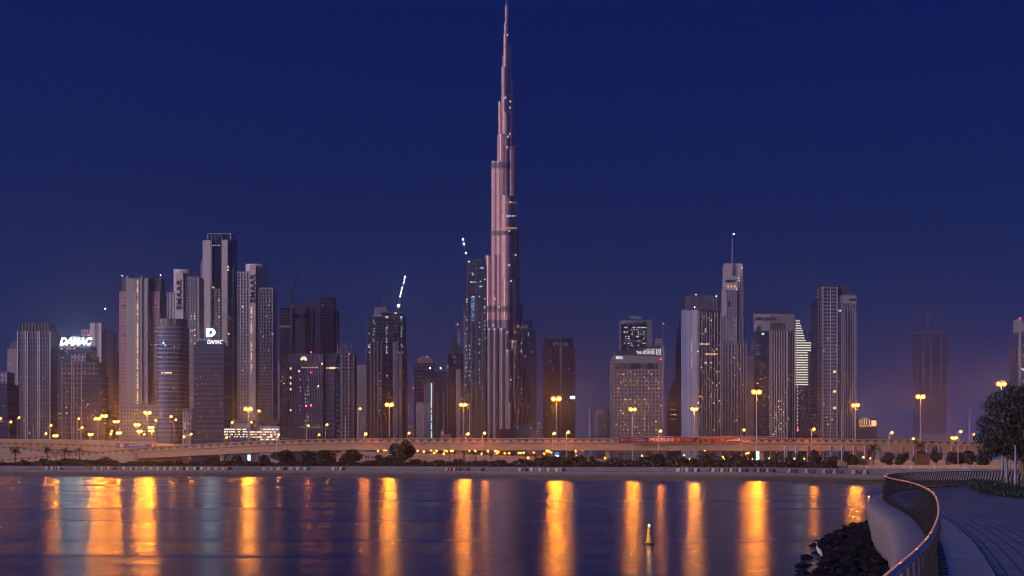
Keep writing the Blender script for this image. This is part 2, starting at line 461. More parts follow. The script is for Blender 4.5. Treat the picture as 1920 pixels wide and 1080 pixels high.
    t.col(257.8, 526, 760, 3.3, .86, 11, None, 2.6, 2.0).lit(280, 298, 560, 740, 14, 12)
    for y in (573.5, 628):
        for x in (230, 233.5, 236.5, 283, 287, 290.5): t.win(x, y, 2.0, 4.5, letter_dark, 'dark_opening')
    t.block('podium', 226, 296, 757, F_grey, dy=-9, dep=20).lit(230, 290, 762, 800, 6, 13)
    # banded blue tower
    t = Tower('office_tower', 'rounded tower ringed by pale balcony bands with two square emblems', 1250, 316)
    t.block('shaft', 291, 342, 611, F_blue, corner='round', dep=26).block('crown', 295, 342, 597, F_plain_dark, corner='round', dy=2, dep=20, ybot=612)
    t.bands(290.6, 342.4, frange(613, 823, 8.1), 1.5, grey_rib, .35, rnd=.42, dep=22)
    for x in (303.5, 328.5):
        t.sign('R', x - 1.6, x + 1.6, 600.5, 606, letter_dim, part='emblem')
        t.bands(x - 3, x + 3, [598.8], .5, letter_dim, 0, 'emblem_frame', dy=1.4, dep=.5).bands(x - 3, x + 3, [607.6], .5, letter_dim, 0, 'emblem_frame', dy=1.4, dep=.5)
    for x in (304, 309, 313, 317, 321): t.win(x, 699, 2.6, 2.6, warm_win)
    for x, y in ((297, 669), (301, 669), (327, 650), (335, 650), (326, 728), (321, 790), (331, 768)): t.win(x, y, 2.4, 2.2, warm_dim)
    t.win(306.5, 643.5, 3, 5.5, cool_win).win(310, 647, 2, 3, cool_win)
    t = Tower('office_block', 'low slatted block with white-lit piers right of the banded tower', 1200, 352)
    t.block('shaft', 342.5, 361, 766, F_grey).ribs([345, 349, 353, 357], 1.1, 772).lit(344, 360, 780, 822, 7, 15, [warm_win, cool_win])
    # lettered tower left
    t = Tower('residential_tower', 'pale tower with rounded top and lettering down its left fin', 1950, 345)
    t.block('left_wing', 313, 328, 548, F_pale, dy=6).block('rounded_top', 323.5, 357.5, 504.5, F_bright, corner='round', dy=4, dep=30).block('lettered_fin', 329, 343, 511, F_bright, dy=-4, dep=14)
    t.block('right_wing', 344, 374, 518.5, F_pale, dy=-2)
    t.bands(324, 357, [508, 512, 516], .7, grey_rib, .3, 'crown_band', rnd=.55, dy=4, dep=16)
    t.sign('EMAAR', 331, 340.5, 524, 580, letter_dark, rot=True, bold=.01)
    t.ribs([343.4, 358, 373], .9, 519).ribs([349, 353.5, 363, 368], .5, 521, mt=grey_rib).ribs([314, 320, 326.5], .6, 549)
    t.col(365, 556, 720, 5.2, .35, 16, None, 2.6, 2).col(358.5, 556, 740, 5.2, .25, 17, None, 2, 2).lit(346, 372, 530, 790, 16, 18)
    # tallest of the left cluster
    t = Tower('residential_tower', 'tallest tower of the left cluster with deep central recess', 2050, 408)
    t.block('left_shaft', 380, 396, 450.5, F_bright, dy=-6).block('crown', 389, 433.5, 437, F_dark, dy=6, dep=26)
    t.block('recess', 396, 417, 452, F_dark, dy=2).block('right_shaft', 416, 427.5, 449.5, F_bright, dy=-6).block('right_wing', 427, 437.5, 445, F_dark, dy=0)
    t.block('left_step', 376.3, 381, 490, F_grey, dy=2).block('lower_centre', 395, 416.5, 539.5, F_balc, dy=-3).block('right_step', 429, 444, 529.5, F_dark, dy=3)
    t.ribs([390, 432.5], 1.1, 437, 452, pale_rib, .6, 'crown_fin').ribs([396.8, 404, 408.5, 415], .9, 441, 539, grey_rib, .8).ribs([381, 394, 417.5, 426], .7, 452, proud=.5)
    t.ribs([399, 405.5, 412], .9, 541, mt=grey_rib, proud=.8).ribs([437], 1.2, 500).bands(390, 433, [438.2], 1.4, grey_rib, .4, 'crown_band', dy=5.5, dep=8)
    for x in (401, 404.5, 408, 411.5): t.win(x, 460, 1.6, 1.8, cool_win)
    for x, y in ((428, 500), (428, 506), (377.5, 527), (411, 563), (429, 626), (411, 594), (429, 664), (429, 676), (400, 539)): t.win(x, y, 3, 2.6, warm_win)
    t.lit(397, 442, 550, 790, 22, 20)
    # dark glass tower with round emblem
    t = Tower('office_tower', 'black glass tower with a glowing letter emblem above its roof', 1150, 391)
    t.block('shaft', 363.5, 419.5, 646, F_dark).block('roof_floor', 369, 417.5, 641, F_dark, dy=5, dep=15)
    t.bands(364, 419, frange(652, 826, 8.6), .45, grey_rib, .15, 'spandrel_band', dy=0, dep=2)
    t.block('sign_frame', 383.5, 387, 616, F_plain_dark, dy=8, dep=1.5, ybot=642).block('sign_frame', 401.5, 403, 632, F_plain_dark, dy=8, dep=1, ybot=642)
    t.sign('D', 387.5, 404, 615.8, 631, white_sign, bold=.05, y=8, part='emblem').sign('DAMAC', 389, 418, 637.5, 645, emit('small_white_sign', (.85, .93, 1.0), 2.4, False), bold=0, y=-.2)
    t.lit(367, 416, 700, 820, 12, 21, [warm_dim]).bands(369, 386, [637], .5, blue_win, 0, 'sign_glow_tube', dy=7.5, dep=.5)
    # lettered tower right
    t = Tower('residential_tower', 'pale tower with rounded top, lettered fin and wings below both shoulders', 1850, 480)
    t.block('left_wing', 445.5, 467.5, 509, F_pale, dy=0).block('rounded_top', 458.6, 495.5, 494.5, F_bright, corner='round', dy=5, dep=30).block('lettered_fin', 467, 479.5, 497.5, F_bright, dy=-5, dep=16)
    t.block('right_wing', 484.5, 512, 539, F_pale, dy=-2).block('middle_bay', 479, 486, 545, F_grey, dy=0)
    t.bands(459, 495, [498, 503, 508, 513, 518, 523, 528, 533], .6, grey_rib, .3, 'crown_band', rnd=.55, dy=5, dep=16)
    t.sign('EMAAR', 468.5, 478, 514, 567, letter_dark, rot=True, bold=.01)
    t.ribs([446.3, 452, 457.5, 463], .7, 511).ribs([485.5, 511.3], .9, 540).ribs([490, 495, 500.5, 506], .6, 542, mt=grey_rib).ribs([467.6, 479], .6, 570, proud=.5)
    t.col(471.5, 573, 700, 3.6, .75, 22, None, 2.4, 2).lit(448, 510, 545, 790, 26, 23).win(455, 575, 2.6, 2.6, cool_win).win(511, 626, 2.6, 2.4, cool_win).win(455, 694, 2, 2, cool_win)
    t.block('podium', 434, 520, 788, F_grey, dy=-8, dep=30).lit(440, 515, 792, 800, 6, 24)
    # lit office
    t = Tower('office_building', 'low office building with rows of brightly lit windows behind the bridge', 1000, 472, 'building')
    t.block('left_wing', 420, 487, 802, F_plain_dark, dep=18).block('right_wing', 486.5, 524.7, 799, F_plain_grey, dy=-1, dep=18).block('roof_plant', 440, 470, 796, F_plain_grey, dy=5, dep=9).block('roof_plant', 482, 492, 792, F_plain_dark, dy=5, dep=9)
    r = random.Random(3)
    for y in (805, 809.5, 814.5, 818.8):
        for x in frange(421.5, 463, 2.3):
            if r.random() < (.75 if y < 812 else .5): t.win(x, y, 1.7, 2.2, r.choice((warm_win, letter_lit)))
    for y in (805, 810, 814.5, 819.5, 824):
        for x in frange(469, 524, 2.6):
            if (x > 488 or 809 < y < 821) and r.random() < .8 - (.45 if x > 503 and y > 806 else 0): t.win(x, y, 2.5, 2.0, r.choice((warm_win, letter_lit, warm_dim)))
    # unfinished pair
    t = Tower('unfinished_tower', 'broad unfinished concrete tower with stepped roof and a jib crane', 2150, 578)
    t.block('left_part', 524.6, 545, 578, F_shell, dy=3).block('main_part', 543, 601, 567, F_plain_grey).block('right_part', 600, 625.5, 557, F_shell, dy=2).block('right_step', 625, 632, 582, F_shell, dy=5)
    for x0, x1 in ((548, 553.5), (572, 582), (586, 590)):
        t.block('recess', x0, x1, 578, F_shell, dy=-.6, dep=2, rec=False)
    t.block('hoist_platform', 547, 560, 589, F_shell, dy=-3, dep=4, ybot=597).block('hoist_platform', 569, 583, 589, F_shell, dy=-3, dep=4, ybot=597)
    t.block('pale_panel', 543.3, 548, 633, F_plain, dy=-1.2, dep=2, ybot=662, rec=False).block('pale_panel', 590, 598.5, 642, F_plain, dy=-1.2, dep=2, ybot=662, rec=False)
    t.bands(600, 625, frange(560, 640, 5.5), .8, grey_rib, .4, dy=2, dep=12).bands(525, 543, frange(582, 700, 5.5), .8, grey_rib, .4, dy=3, dep=12).bands(544, 600, [568], 1.8, grey_rib, .5, 'parapet', dep=10)
    t.sign('EMAAR', 524.5, 543.5, 610, 614.5, letter_dim).beacon(605, 573.5, white_light, .55)
    t.block('side_wing', 524.6, 537, 690, F_pale, dy=-4, dep=14).lit(526, 536, 700, 790, 5, 25)
    t = Tower('tower_crane', 'faint red luffing crane above the broad unfinished tower', 2140, 548, 'crane')
    z0 = t.Z(568)
    MB().box(-.8, .8, -.8, .8, z0, t.Z(544)).build('crane_mast', crane_red, t.o)
    MB().tube([(0, 0, t.Z(546)), (t.X(568), 0, t.Z(490))], [.8, .35], 5).build('jib', crane_red, t.o)
    MB().box(t.X(537.5), t.X(551), -1.2, 1.2, t.Z(547), t.Z(544)).build('counter_jib', grey_rib, t.o)
    t = Tower('hotel_tower', 'dark tower of dashed panels with a glowing flower emblem', 1200, 572)
    t.block('shaft', 537, 605.5, 663, F_dashed).block('right_bay', 605, 630, 661.5, F_dark, dy=3).block('glass_corner', 612, 627.5, 691, F_blue, dy=1.5, dep=12)
    for k in range(7):
        a = R(165 - k * 27); cx, cz = t.X(569.5), t.Z(675.5)
        l = t.m(5.2 + 2.2 * math.sin(PI * k / 6)); w = t.m(1.15)
        dx, dz = math.cos(a), math.sin(a)
        pl = [(0, 0), (.55, -.5), (1, 0), (.55, .5)]
        pts = [(cx + dx * (p * l + t.m(1.5)) - dz * q * w * 2, -.7, cz + dz * (p * l + t.m(1)) + dx * q * w * 2) for p, q in pl]
        mb = MB(); mb.face(pts); mb.face([(p[0], -.3, p[2]) for p in reversed(pts)])
        for i in range(4): mb.face([pts[i], (pts[i][0], -.3, pts[i][2]), (pts[(i + 1) % 4][0], -.3, pts[(i + 1) % 4][2]), pts[(i + 1) % 4]])
        mb.build('emblem_petal', emit('peach_petal', (1.0, .62, .42), 2.2, False), t.o)
    for x in (567, 570, 574, 577, 581, 585, 589, 593, 595): t.win(x, 689, 1.8, 2.0, warm_dim)
    for x in (613, 618, 621.5, 624.5, 627.5): t.win(x, 690, 2.6, 3.6, warm_win if x > 617 else warm_dim)
    for x, y in ((561, 696), (604, 682), (545, 691), (545, 708), (545, 719), (545, 730), (545, 769), (597, 724)): t.win(x, y, 2.6, 3.6, warm_win)
    for x in (563, 573, 577.5): t.col(x, 712, 800, 7, .55, int(x), cool_win, .9, 1.4)
    for x in frange(561, 601, 2.6): t.win(x, 801, 1.5, 2, emit('green_window', (.45, .9, .75), .3, False))
    t.beacon(583.5, 660.5, red_light, 1.0).beacon(583, 698.5, red_light, .9)
    t = Tower('unfinished_tower', 'dim unfinished block with ragged roof right of the flower emblem tower', 1650, 647)
    t.block('shaft', 629.5, 664, 663, F_shell).bands(630, 664, frange(668, 820, 7), .9, F_plain_grey, .3, dep=10)
    t.ribs([633, 638, 645, 651, 658], 1.0, 644, 663, grey_rib, .3, 'starter_column').bands(632, 652, [648, 655], .8, grey_rib, 0, 'roof_frame', dy=2, dep=12).beacon(655, 663.5, red_light, .7).ribs([641, 654], 2.2, 664, mt=grey_rib)
    t = Tower('office_tower', 'faint distant tower left of the white-lit unfinished tower', 3000, 677)
    t.block('shaft', 667, 687, 690, F_grey).block('crown', 671, 686, 684, F_grey, dy=5, dep=20)
    for x, y in ((673, 691.5), (682.5, 691.5), (684, 692), (671, 696), (667.5, 739)): t.win(x, y, 1.6, 1.6, warm_dim)
    t = Tower('residential_tower', 'dim narrow block left of the flower emblem tower', 2500, 518)
    t.block('shaft', 511, 527, 680, F_grey).ribs([514, 519, 524], .8, 682, mt=grey_rib)
    # lit unfinished tower
    t = Tower('unfinished_tower', 'unfinished tower studded with cold white work lights and a lit crane', 2000, 724)
    t.block('shaft', 690, 758.5, 592.5, F_shell).block('left_base', 688, 696, 652, F_dark, dy=4).block('right_base', 752, 762, 652, F_dark, dy=4).block('core', 702, 725, 576, F_plain_grey, dy=6, dep=16).block('upper_frame', 714, 752, 585, F_shell, dy=4, dep=20)
    t.ribs([695, 701.5, 708, 714.5, 745.5], 1.6, 640, mt=pale_rib).ribs([728], 2.2, 600, mt=dark_rib).ribs([740], 7, 642, mt=pale_rib, proud=1.4, part='lift_shaft').ribs([751], 5, 658, mt=pale_rib, proud=1.4, part='lift_shaft')
    t.bands(690, 758, [593, 598, 604], .8, grey_rib, .4, dep=10)
    t.sign('EMAAR', 701, 716, 589.5, 594, letter_dim)
    r = random.Random(5)
    for x, y0, y1 in ((692, 594, 655), (701, 596, 660), (724.5, 594, 664), (727, 594, 664), (753, 594, 655)):
        for y in frange(y0, y1, 5.2):
            if r.random() < .55: t.win(x + r.uniform(-.8, .8), y, 1.4, 2.0, cool_win)
    for x in (691.5, 692.5, 725, 746, 754): t.win(x, 650, 1.8, 1.8, cool_win); t.win(x + 1, 660.5, 1.6, 1.4, cool_win)
    for x in (709, 712): t.col(x, 700, 790, 7, .4, int(x), cool_win, .7, 1.6)
    t.win(725.5, 594.5, 5, 2.6, cool_win).win(752, 595, 3, 2, cool_win).win(726, 704.5, 1.8, 2.8, cool_win).win(742, 587, 5, 1.6, cool_win)
    t = Tower('tower_crane', 'luffing crane strung with white lights on the white-lit tower', 1995, 747, 'crane')
    MB().box(-.9, .9, -.9, .9, t.Z(592), t.Z(571)).build('crane_mast', dark_steel, t.o)
    MB().tube([(0, 0, t.Z(573)), (t.X(760.5), 0, t.Z(512))], [.9, .4], 5).build('jib', dark_steel, t.o)
    for x, y in ((750.3, 555.5), (751.5, 550), (753, 545), (754.2, 540), (757.2, 530), (758.6, 524.5), (759.6, 519)): link('jib_light', unit_ball(white_light), t.o, (t.X(x), -.9, t.Z(y)), scale=(.55,) * 3)
    link('jib_light', unit_ball(white_light), t.o, (t.X(747.5), -1.2, t.Z(573.5)), scale=(1.5,) * 3)
    t = Tower('tower_crane', 'short dark crane mast on the core of the white-lit tower', 2005, 719, 'crane')
    MB().box(-.7, .7, 2, 3.4, t.Z(577), t.Z(553)).build('crane_mast', crane_red, t.o); MB().box(-1.3, 1.3, 1.6, 4, t.Z(557), t.Z(552)).build('cab', dark_steel, t.o)
    MB().tube([(0, 2.6, t.Z(553)), (t.X(721), 2.6, t.Z(538))], .3, 4).build('jib', crane_red, t.o)
    # between
    t = Tower('office_tower', 'squat dark tower with trapezoid roof and a small red light', 2350, 796)
    t.block('shaft', 776.5, 815, 681, F_dark).block('crown', 783, 811, 671, F_plain_grey, dy=4, dep=22, ybot=681)
    t.block('roof_turret', 790, 802, 668, F_plain_grey, dy=8, dep=12, ybot=672).beacon(801.5, 669, red_light, .7).bands(777, 815, frange(685, 760, 7), 1.3, F_plain_grey, .3, dep=10).beacon(775, 728, red_light, .8)
    t = Tower('residential_tower', 'dark mid-rise with a bright white stair column near the bridge', 1700, 815)
    t.block('shaft', 792, 838, 697, F_dark).block('front_block', 779.5, 806.5, 756, F_plain_grey, dy=-8, dep=14).ribs([796, 800], 1.4, 720, mt=grey_rib).ribs([815.5, 820.5, 832], 1.3, 735, mt=grey_rib).ribs([804.5, 813.3], .7, 715, mt=pale_rib)
    t.col(809, 720, 822, 3.1, .85, 31, cool_win, 2.4, 2.2).beacon(806.5, 690, white_light, .75).beacon(826, 690, white_light, .75).mast(806.5, 690, 697, .5).mast(826, 690, 697, .5)
    t = Tower('office_tower', 'blank dark tower with a red-topped mast left of the tallest skyscraper', 2200, 853)
    t.block('shaft', 839, 867.5, 662.5, F_dark).block('crown', 846, 860, 640, F_plain_dark, dy=8, dep=14).mast(858, 608, 645, .9).beacon(858, 608, red_light, .9).win(839.8, 688.5, 1.6, 3, warm_dim).win(852, 669, 3.4, 1.4, warm_dim).win(853, 678.5, 2.4, 1.6, warm_dim)
    t.ribs([861], 4, 619, 648, grey_rib, part='flue')
    t = Tower('slab_block', 'thin pale slab standing in front of the blank dark tower', 1700, 861)
    t.block('shaft', 855, 863.5, 692, F_plain, dep=12).block('side_wing', 863, 868, 694, F_grey, dy=3, dep=10).lit(863, 868, 700, 790, 4, 33)
    t = Tower('unfinished_tower', 'tall unfinished tower with cyan lights just left of the tallest skyscraper', 2650, 892)
    t.block('shaft', 876.5, 912, 497, F_shell).block('left_step', 868.5, 878, 552, F_shell, dy=4).block('top_frame', 881, 911, 486, F_shell, dy=6, dep=18)
    t.bands(877, 912, frange(500, 600, 6.5), .9, F_plain_dark, .5, dep=14).ribs([877, 893], 1.1, 492, mt=grey_rib).ribs([871, 884, 905], 1.2, 580, mt=grey_rib)
    r = random.Random(9)
    for x in (884.5, 886.5, 888.5):
        for y in frange(557, 603, 4): t.win(x, y, 1.4, 2, r.choice((cool_win, blue_win, blue_win)))
    for x, y in ((886, 512), (887, 515), (883, 529), (885, 529), (890, 529), (902, 502), (905, 502.5), (909, 524), (901, 528), (900, 537), (903, 537), (875.5, 561), (875.5, 566), (889, 556.5), (886.5, 556.5), (899, 556), (909, 560), (909, 575)): t.win(x, y, 2.2, 2.2, cool_win)
    for x, y0, y1 in ((873, 570, 740), (874.5, 600, 700), (881, 640, 720), (899, 605, 735), (909, 570, 640)):
        for y in frange(y0, y1, 8):
            if r.random() < .6: t.win(x + r.uniform(-.6, .6), y, 1.2, 2.6, r.choice((cool_win, blue_win, cool_win)))
    t = Tower('tower_crane', 'crane jib with white lights left of the tallest skyscraper', 2640, 877, 'crane')
    MB().box(-.8, .8, -.8, .8, t.Z(556), t.Z(489)).build('crane_mast', crane_red, t.o)
    MB().tube([(0, 0, t.Z(490)), (t.X(867), 0, t.Z(445))], [.8, .35], 5).build('jib', dark_steel, t.o)
    for x, y, q in ((867.7, 449, .9), (869.5, 457.5, 1.0), (873.7, 474.5, .9), (880, 490.5, .6)): link('jib_light', unit_ball(white_light), t.o, (t.X(x), -1, t.Z(y)), scale=(q,) * 3)
    t = Tower('residential_tower', 'dark lettered tower half hidden behind the tallest skyscraper', 3150, 985)
    t.block('shaft', 958, 1006, 619, F_dark).block('crown', 960, 999, 601, F_dark, dy=4, dep=24).sign('EMAAR', 964, 990.5, 609.5, 616.5, letter_dim)
    for x, y in ((990.7, 625), (990.7, 629), (996, 660), (985, 668)): t.win(x, y, 1.2, 3, cool_win)
    t = Tower('residential_tower', 'dark blocky tower with lettering across its top, right of the tallest skyscraper', 2350, 1048)
    t.block('shaft', 1018, 1079, 652, F_dark).block('crown', 1021, 1075, 634, F_dark, dy=2, dep=26, ytops=(636, 633)).ribs([1051.5], 3, 634, mt=grey_rib, proud=.8)
    t.sign('EM', 1037, 1047.5, 642, 648.5, letter_dim).sign('AR', 1055, 1065, 642, 648.5, letter_dim)
    t.lit(1020, 1076, 655, 800, 16, 40, [warm_dim, cool_win]).win(1073.5, 745, 8, 4, white_sign, 'lit_sign')
    t.block('roof_edge', 1021, 1030, 633, F_plain_dark, dy=1, dep=10, ybot=636)
    # right side
    t = Tower('hotel_tower', 'broad beige hotel with lit slanted roof sign and grid of windows', 1800, 1198)
    t.block('shaft', 1151, 1240, None, F_hotel, ytops=(665, 669)).block('sign_wall', 1153, 1243, None, F_plain_dark, dy=5, dep=12, ytops=(658, 646)).block('right_fin', 1239.5, 1245.5, 650, F_plain_grey, dy=-1.5, dep=26).block('stair_tower', 1230, 1242, 635, F_grey, dy=10, dep=12).block('left_step', 1146, 1152, 672, F_grey, dy=5)
    t.block('top_fascia', 1150.5, 1240, None, F_plain, dy=-.9, dep=2, ybot=681, ytops=(665, 669))
    for x in frange(1157, 1236, 4.4):
        if not 1180 < x < 1187: t.win(x, 688, 2.2, 8, letter_dark, 'tall_opening')
    for x in (1187, 1196, 1219.5): t.block('bay_recess', x - 4, x + 4, 681, F_dark, dy=-.6, dep=1.5, ybot=692, rec=False)
    t.sign('EMAAR', 1155.5, 1167.5, 668, 673, letter_lit, bold=.02)
    t.sign('THE ADDRESS', 1193, 1227, 658.4, 664.2, letter_lit, bold=0, y=4).sign('\ufeb1\ufe8d\ufead\ufea9\ufef9\ufe8d', 1207, 1227, 653.8, 658, letter_lit, y=4)
    t.sign('A', 1232.4, 1236.6, 656.5, 662.5, letter_lit, y=4, part='emblem')
    for a in ((1230.6, 1231.4), (1237.6, 1238.4)): t.block('emblem_frame', a[0], a[1], 654.5, letter_lit, dy=3.4, dep=.5, ybot=664.5, rec=False)
    t.bands(1231, 1238, [654.8, 664.2], .7, letter_lit, 0, 'emblem_frame', dy=3.4, dep=.5)
    t.lit(1153, 1236, 694, 815, 62, 41, [warm_win, warm_dim, warm_dim], 1.7, 2.0, 4.4, 5.2).beacon(1239, 673.5, red_light, .8).beacon(1239, 760, red_light, .6).mast(1243.7, 607, 650, .5).beacon(1243.7, 606.5, white_light, .5)
    t = Tower('residential_tower', 'lettered tower rising directly behind the beige hotel', 2450, 1192)
    t.block('shaft', 1162.7, 1222.5, 602, F_pale, corner='round', dep=30).block('right_pier', 1213, 1223, 600, F_plain_grey, dy=-2, dep=16).block('glass_front', 1165, 1213, 607, F_dark, dy=-1.5, dep=12)
    t.bands(1163, 1222, [601.5], 1.6, grey_rib, .6, 'roof_slab', rnd=.5, dep=20).sign('EMAAR', 1182, 1203, 592, 598.5, letter_dim, y=8).lit(1167, 1212, 612, 648, 40, 42, [warm_win, warm_dim, cool_win], 2.0, 1.8).ribs([1176, 1187, 1198], 1.2, 607, mt=grey_rib)
    t = Tower('apartment_building', 'faint low rounded building left of the beige hotel', 2600, 1132, 'building')
    t.block('shaft', 1112.5, 1150, 774, F_grey, corner='round', dep=30).block('roof', 1119, 1150, 768, F_plain_grey, corner='round', dy=3, dep=22)
    t.lit(1115, 1148, 778, 815, 8, 43, [warm_dim, cool_win], 1.2, 1.2)
    t = Tower('curved_tower', 'dark sail-shaped tower squeezed left of the tall twin-faced tower', 2500, 1267)
    def curved(part, pts, yb, dy, dep, mt):
        mb = MB(); P = [(t.X(x, dy), t.Z(y, dy)) for x, y in pts]
        for i in range(len(P) - 1):
            a, b = P[i], P[i + 1]
            mb.prism([(a[0], dy), (b[0], dy), (b[0], dy + dep), (a[0], dy + dep)], 0, max(a[1], b[1]), [a[1], b[1], b[1], a[1]], u0=a[0])
        mb.build(part, mt, t.o)
        t.blocks.append(([(P[0][0], dy), (P[-1][0], dy), (P[-1][0], dy + dep), (P[0][0], dy + dep)], 0, P[-1][1]))
    curved('rear_blade', [(1268, 660), (1270, 633), (1273, 611), (1277, 595), (1282, 590)], 820, 6, 20, F_dark)
    curved('front_blade', [(1251, 815), (1252.5, 770), (1256, 738), (1261, 719), (1267, 711), (1276, 709)], 820, 0, 18, F_blue)
    for x in (1258, 1261, 1264, 1267): t.win(x, 768, 2.2, 1.8, warm_dim); t.win(x, 777.5, 2.2, 1.8, warm_win if x > 1263 else warm_dim)
    for x in (1258, 1263, 1266): t.win(x, 786, 2.2, 1.6, warm_dim)
    t = Tower('residential_tower', 'tall tower with pale left face, dark finned crown and two roof lights', 1750, 1315)
    t.block('shaft', 1279.5, 1353, 580.5, F_fin, corner=1309, k=.7, dep=30)
    t.block('left_face_panel', 1280, 1286, 580, F_plain, dy=15, dep=8, rec=False)
    t.block('crown', 1286, 1347, 554, F_plain_dark, dy=14, dep=22, ybot=582)
    t.ribs([1288, 1293, 1298, 1303, 1308, 1313, 1318, 1323, 1328, 1333, 1338, 1343], .8, 553, 581, grey_rib, .6, 'crown_fin')
    t.mast(1305, 553, 580, .6, dy=12).mast(1343, 555, 580, .6, dy=12).beacon(1305, 552.5, white_light, .55, dy=10).beacon(1343, 555, white_light, .65, dy=10).beacon(1302.5, 576, white_light, .5, dy=4)
    t.ribs([1281.5], 4, 581, mt=F_plain, proud=.6, part='corner_pier').ribs([1303.5], 10, 581, mt=F_plain, proud=.6, part='corner_pier').ribs([1290, 1294], 1.4, 582, mt=F_plain, proud=.5)
    t.ribs([1310.5, 1316, 1320, 1325, 1330, 1334.5, 1340, 1345, 1351], 1.0, 583, proud=.7)
    t.lit(1311, 1351, 590, 810, 36, 44, [warm_win, warm_dim, warm_dim], 1.8, 2.2)
    for x in frange(1312, 1332, 3): t.win(x, 645, 2, 2.2, warm_win)
    for x in frange(1324, 1346, 3): t.win(x, 664, 2, 2.2, warm_win)
    for x in (1289, 1297): t.col(x, 633, 690, 4.2, .7, int(x), None, 1.2, 2.2)
    for y in frange(660, 690, 4): t.win(1290, y, 1.0, 2, blue_win); t.win(1299, y + 9, 1.0, 2, blue_win)
    t.win(1308.5, 659, 2.4, 2.6, cool_win).win(1308.5, 756, 2.4, 2.4, cool_win).win(1352, 757, 2, 2.4, cool_win)
    t = Tower('residential_tower', 'stepped tower with tall spire and orange lights under its lettered top', 2000, 1377)
    t.block('base_shaft', 1353.6, 1399.6, 642, F_fin).block('middle_shaft', 1356.5, 1396, 593, F_fin, dy=3, dep=28).block('upper_shaft', 1357.5, 1394, 540, F_bright, dy=7, dep=24).block('top', 1359, 1392.7, 494, F_bright, dy=12, dep=20)
    t.block('lettered_block', 1357, 1383.5, 517, F_bright, dy=4, dep=12, ybot=544).block('front_bay', 1361.5, 1382, 544, F_pale, dy=1, dep=12).block('right_bay', 1382, 1394.5, 522, F_grey, dy=4.5, dep=12)
    t.sign('EMAAR', 1361, 1379, 524.5, 529.5, letter_dark, bold=.01)
    MB().cyl(t.X(1375), 9, t.m(2.2), t.Z(519), t.Z(494), 10, t.m(1.6)).cyl(t.X(1375), 9, t.m(1.5), t.Z(494), t.Z(439), 10, t.m(.5)).build('spire', grey_rib, t.o)
    t.beacon(1374.5, 439, white_light, .5, dy=7).beacon(1377, 439, white_light, .5, dy=7)
    for x, y in ((1365, 537), (1371.5, 537), (1378, 537), (1385.5, 521.5), (1390.5, 502), (1381.5, 542.5), (1386, 526)): t.win(x, y, 2.4, 3.0, up_light, 'uplight')
    t.ribs([1354.4, 1360, 1366, 1372, 1377, 1383, 1389, 1394, 1399], .9, 643).ribs([1357.5, 1363, 1369, 1375, 1381, 1387, 1393], .8, 594, 642).win(1367.5, 570, 4.5, 12, letter_dark, 'dark_opening')
    t.col(1378.5, 600, 700, 9, .5, 45, cool_win, .8, 1.8).lit(1356, 1398, 660, 812, 16, 46).beacon(1371.5, 635, red_light, .6)
    t = Tower('apartment_tower', 'faint beige tower in the gap right of the spired tower', 2900, 1407)
    t.block('shaft', 1400, 1416, 666.5, F_hotel)
    t = Tower('residential_tower', 'tower with flat pale lettered top and dark slotted upper storeys', 1700, 1452)
    t.block('shaft', 1414, 1491, 620, F_dark, corner=1443, k=.12, dep=24).block('pale_top', 1413.5, 1491, 588.5, F_plain, corner=1443, k=.12, ybot=621)
    t.ribs([1447, 1451.5, 1456, 1461, 1465.5, 1470, 1475], 1.5, 621, mt=pale_rib, proud=.9).ribs([1443.5, 1476.5, 1490], 1.4, 621, mt=pale_rib).ribs([1481, 1486], .8, 621, mt=grey_rib)
    for x in (1444.5, 1448.5, 1453, 1457.5, 1462, 1466.5, 1471): t.win(x, 612.5, 2.2, 13, letter_dark, 'dark_slot')
    t.win(1422.5, 616, 8, 8, letter_dark, 'dark_opening')
    t.bands(1414.5, 1442, [], 1, grey_rib).sign('EMAAR', 1416, 1428, 595, 600.5, letter_dark).sign('EMAAR', 1432, 1452.5, 595, 601, letter_dark)
    t.mast(1466.5, 573, 589, 1.0, mt=crane_red).bands(1414, 1491, [587.5], 1.2, dark_rib, .3, 'roof_slab', dy=10, dep=20).win(1430.5, 626, 4.5, 3, cool_win)
    r = random.Random(12)
    for y in (643, 648, 653, 660, 664): 
        for x in (1418, 1421, 1424.5): 
            if r.random() < .6: t.win(x, y, 2.6, 1.6, emit('green_window', (.45, .9, .75), .3, False))
    for x in (1444, 1450, 1455, 1460, 1464.5, 1469):
        for y in frange(752, 818, 5.2):
            if r.random() < .42: t.win(x, y, 2.2, 2.6, r.choice((warm_win, warm_dim)))
    t.lit(1417, 1488, 700, 815, 18, 47).win(1478, 712, 1.6, 2.4, cool_win).win(1478, 785, 1.8, 2.4, cool_win)
    # glowing banded pair
    t = Tower('hotel_tower', 'pair of towers joined by a sky bridge, outlined by glowing floor edges', 2550, 1510)
    def curvedslab(x0, top_pts, yb, mt):
        mb = MB(); P = [(t.X(x), t.Z(y)) for x, y in top_pts]
        for i in range(len(P) - 1):
            a, b = P[i], P[i + 1]
            mb.prism([(a[0], 0), (b[0], 0), (b[0], 26), (a[0], 26)], 0, max(a[1], b[1]), [a[1], b[1], b[1], a[1]], u0=a[0])
        mb.build('left_shaft', mt, t.o)
        t.blocks.append(([(P[0][0], 0), (P[-1][0], 0), (P[-1][0], 26), (P[0][0], 26)], 0, P[0][1]))
    curvedslab(1491, [(1484, 600), (1500, 601), (1504, 607), (1508, 616), (1512, 628), (1515, 642)], 820, F_dark)
    t.block('right_shaft', 1522, 1540, 620, F_dark).block('sky_bridge', 1512, 1524, 641, F_dark, dy=1, dep=20, ybot=661)
    e = lambda y: min(1515, 1499 + max(0, (y - 600) * .30))
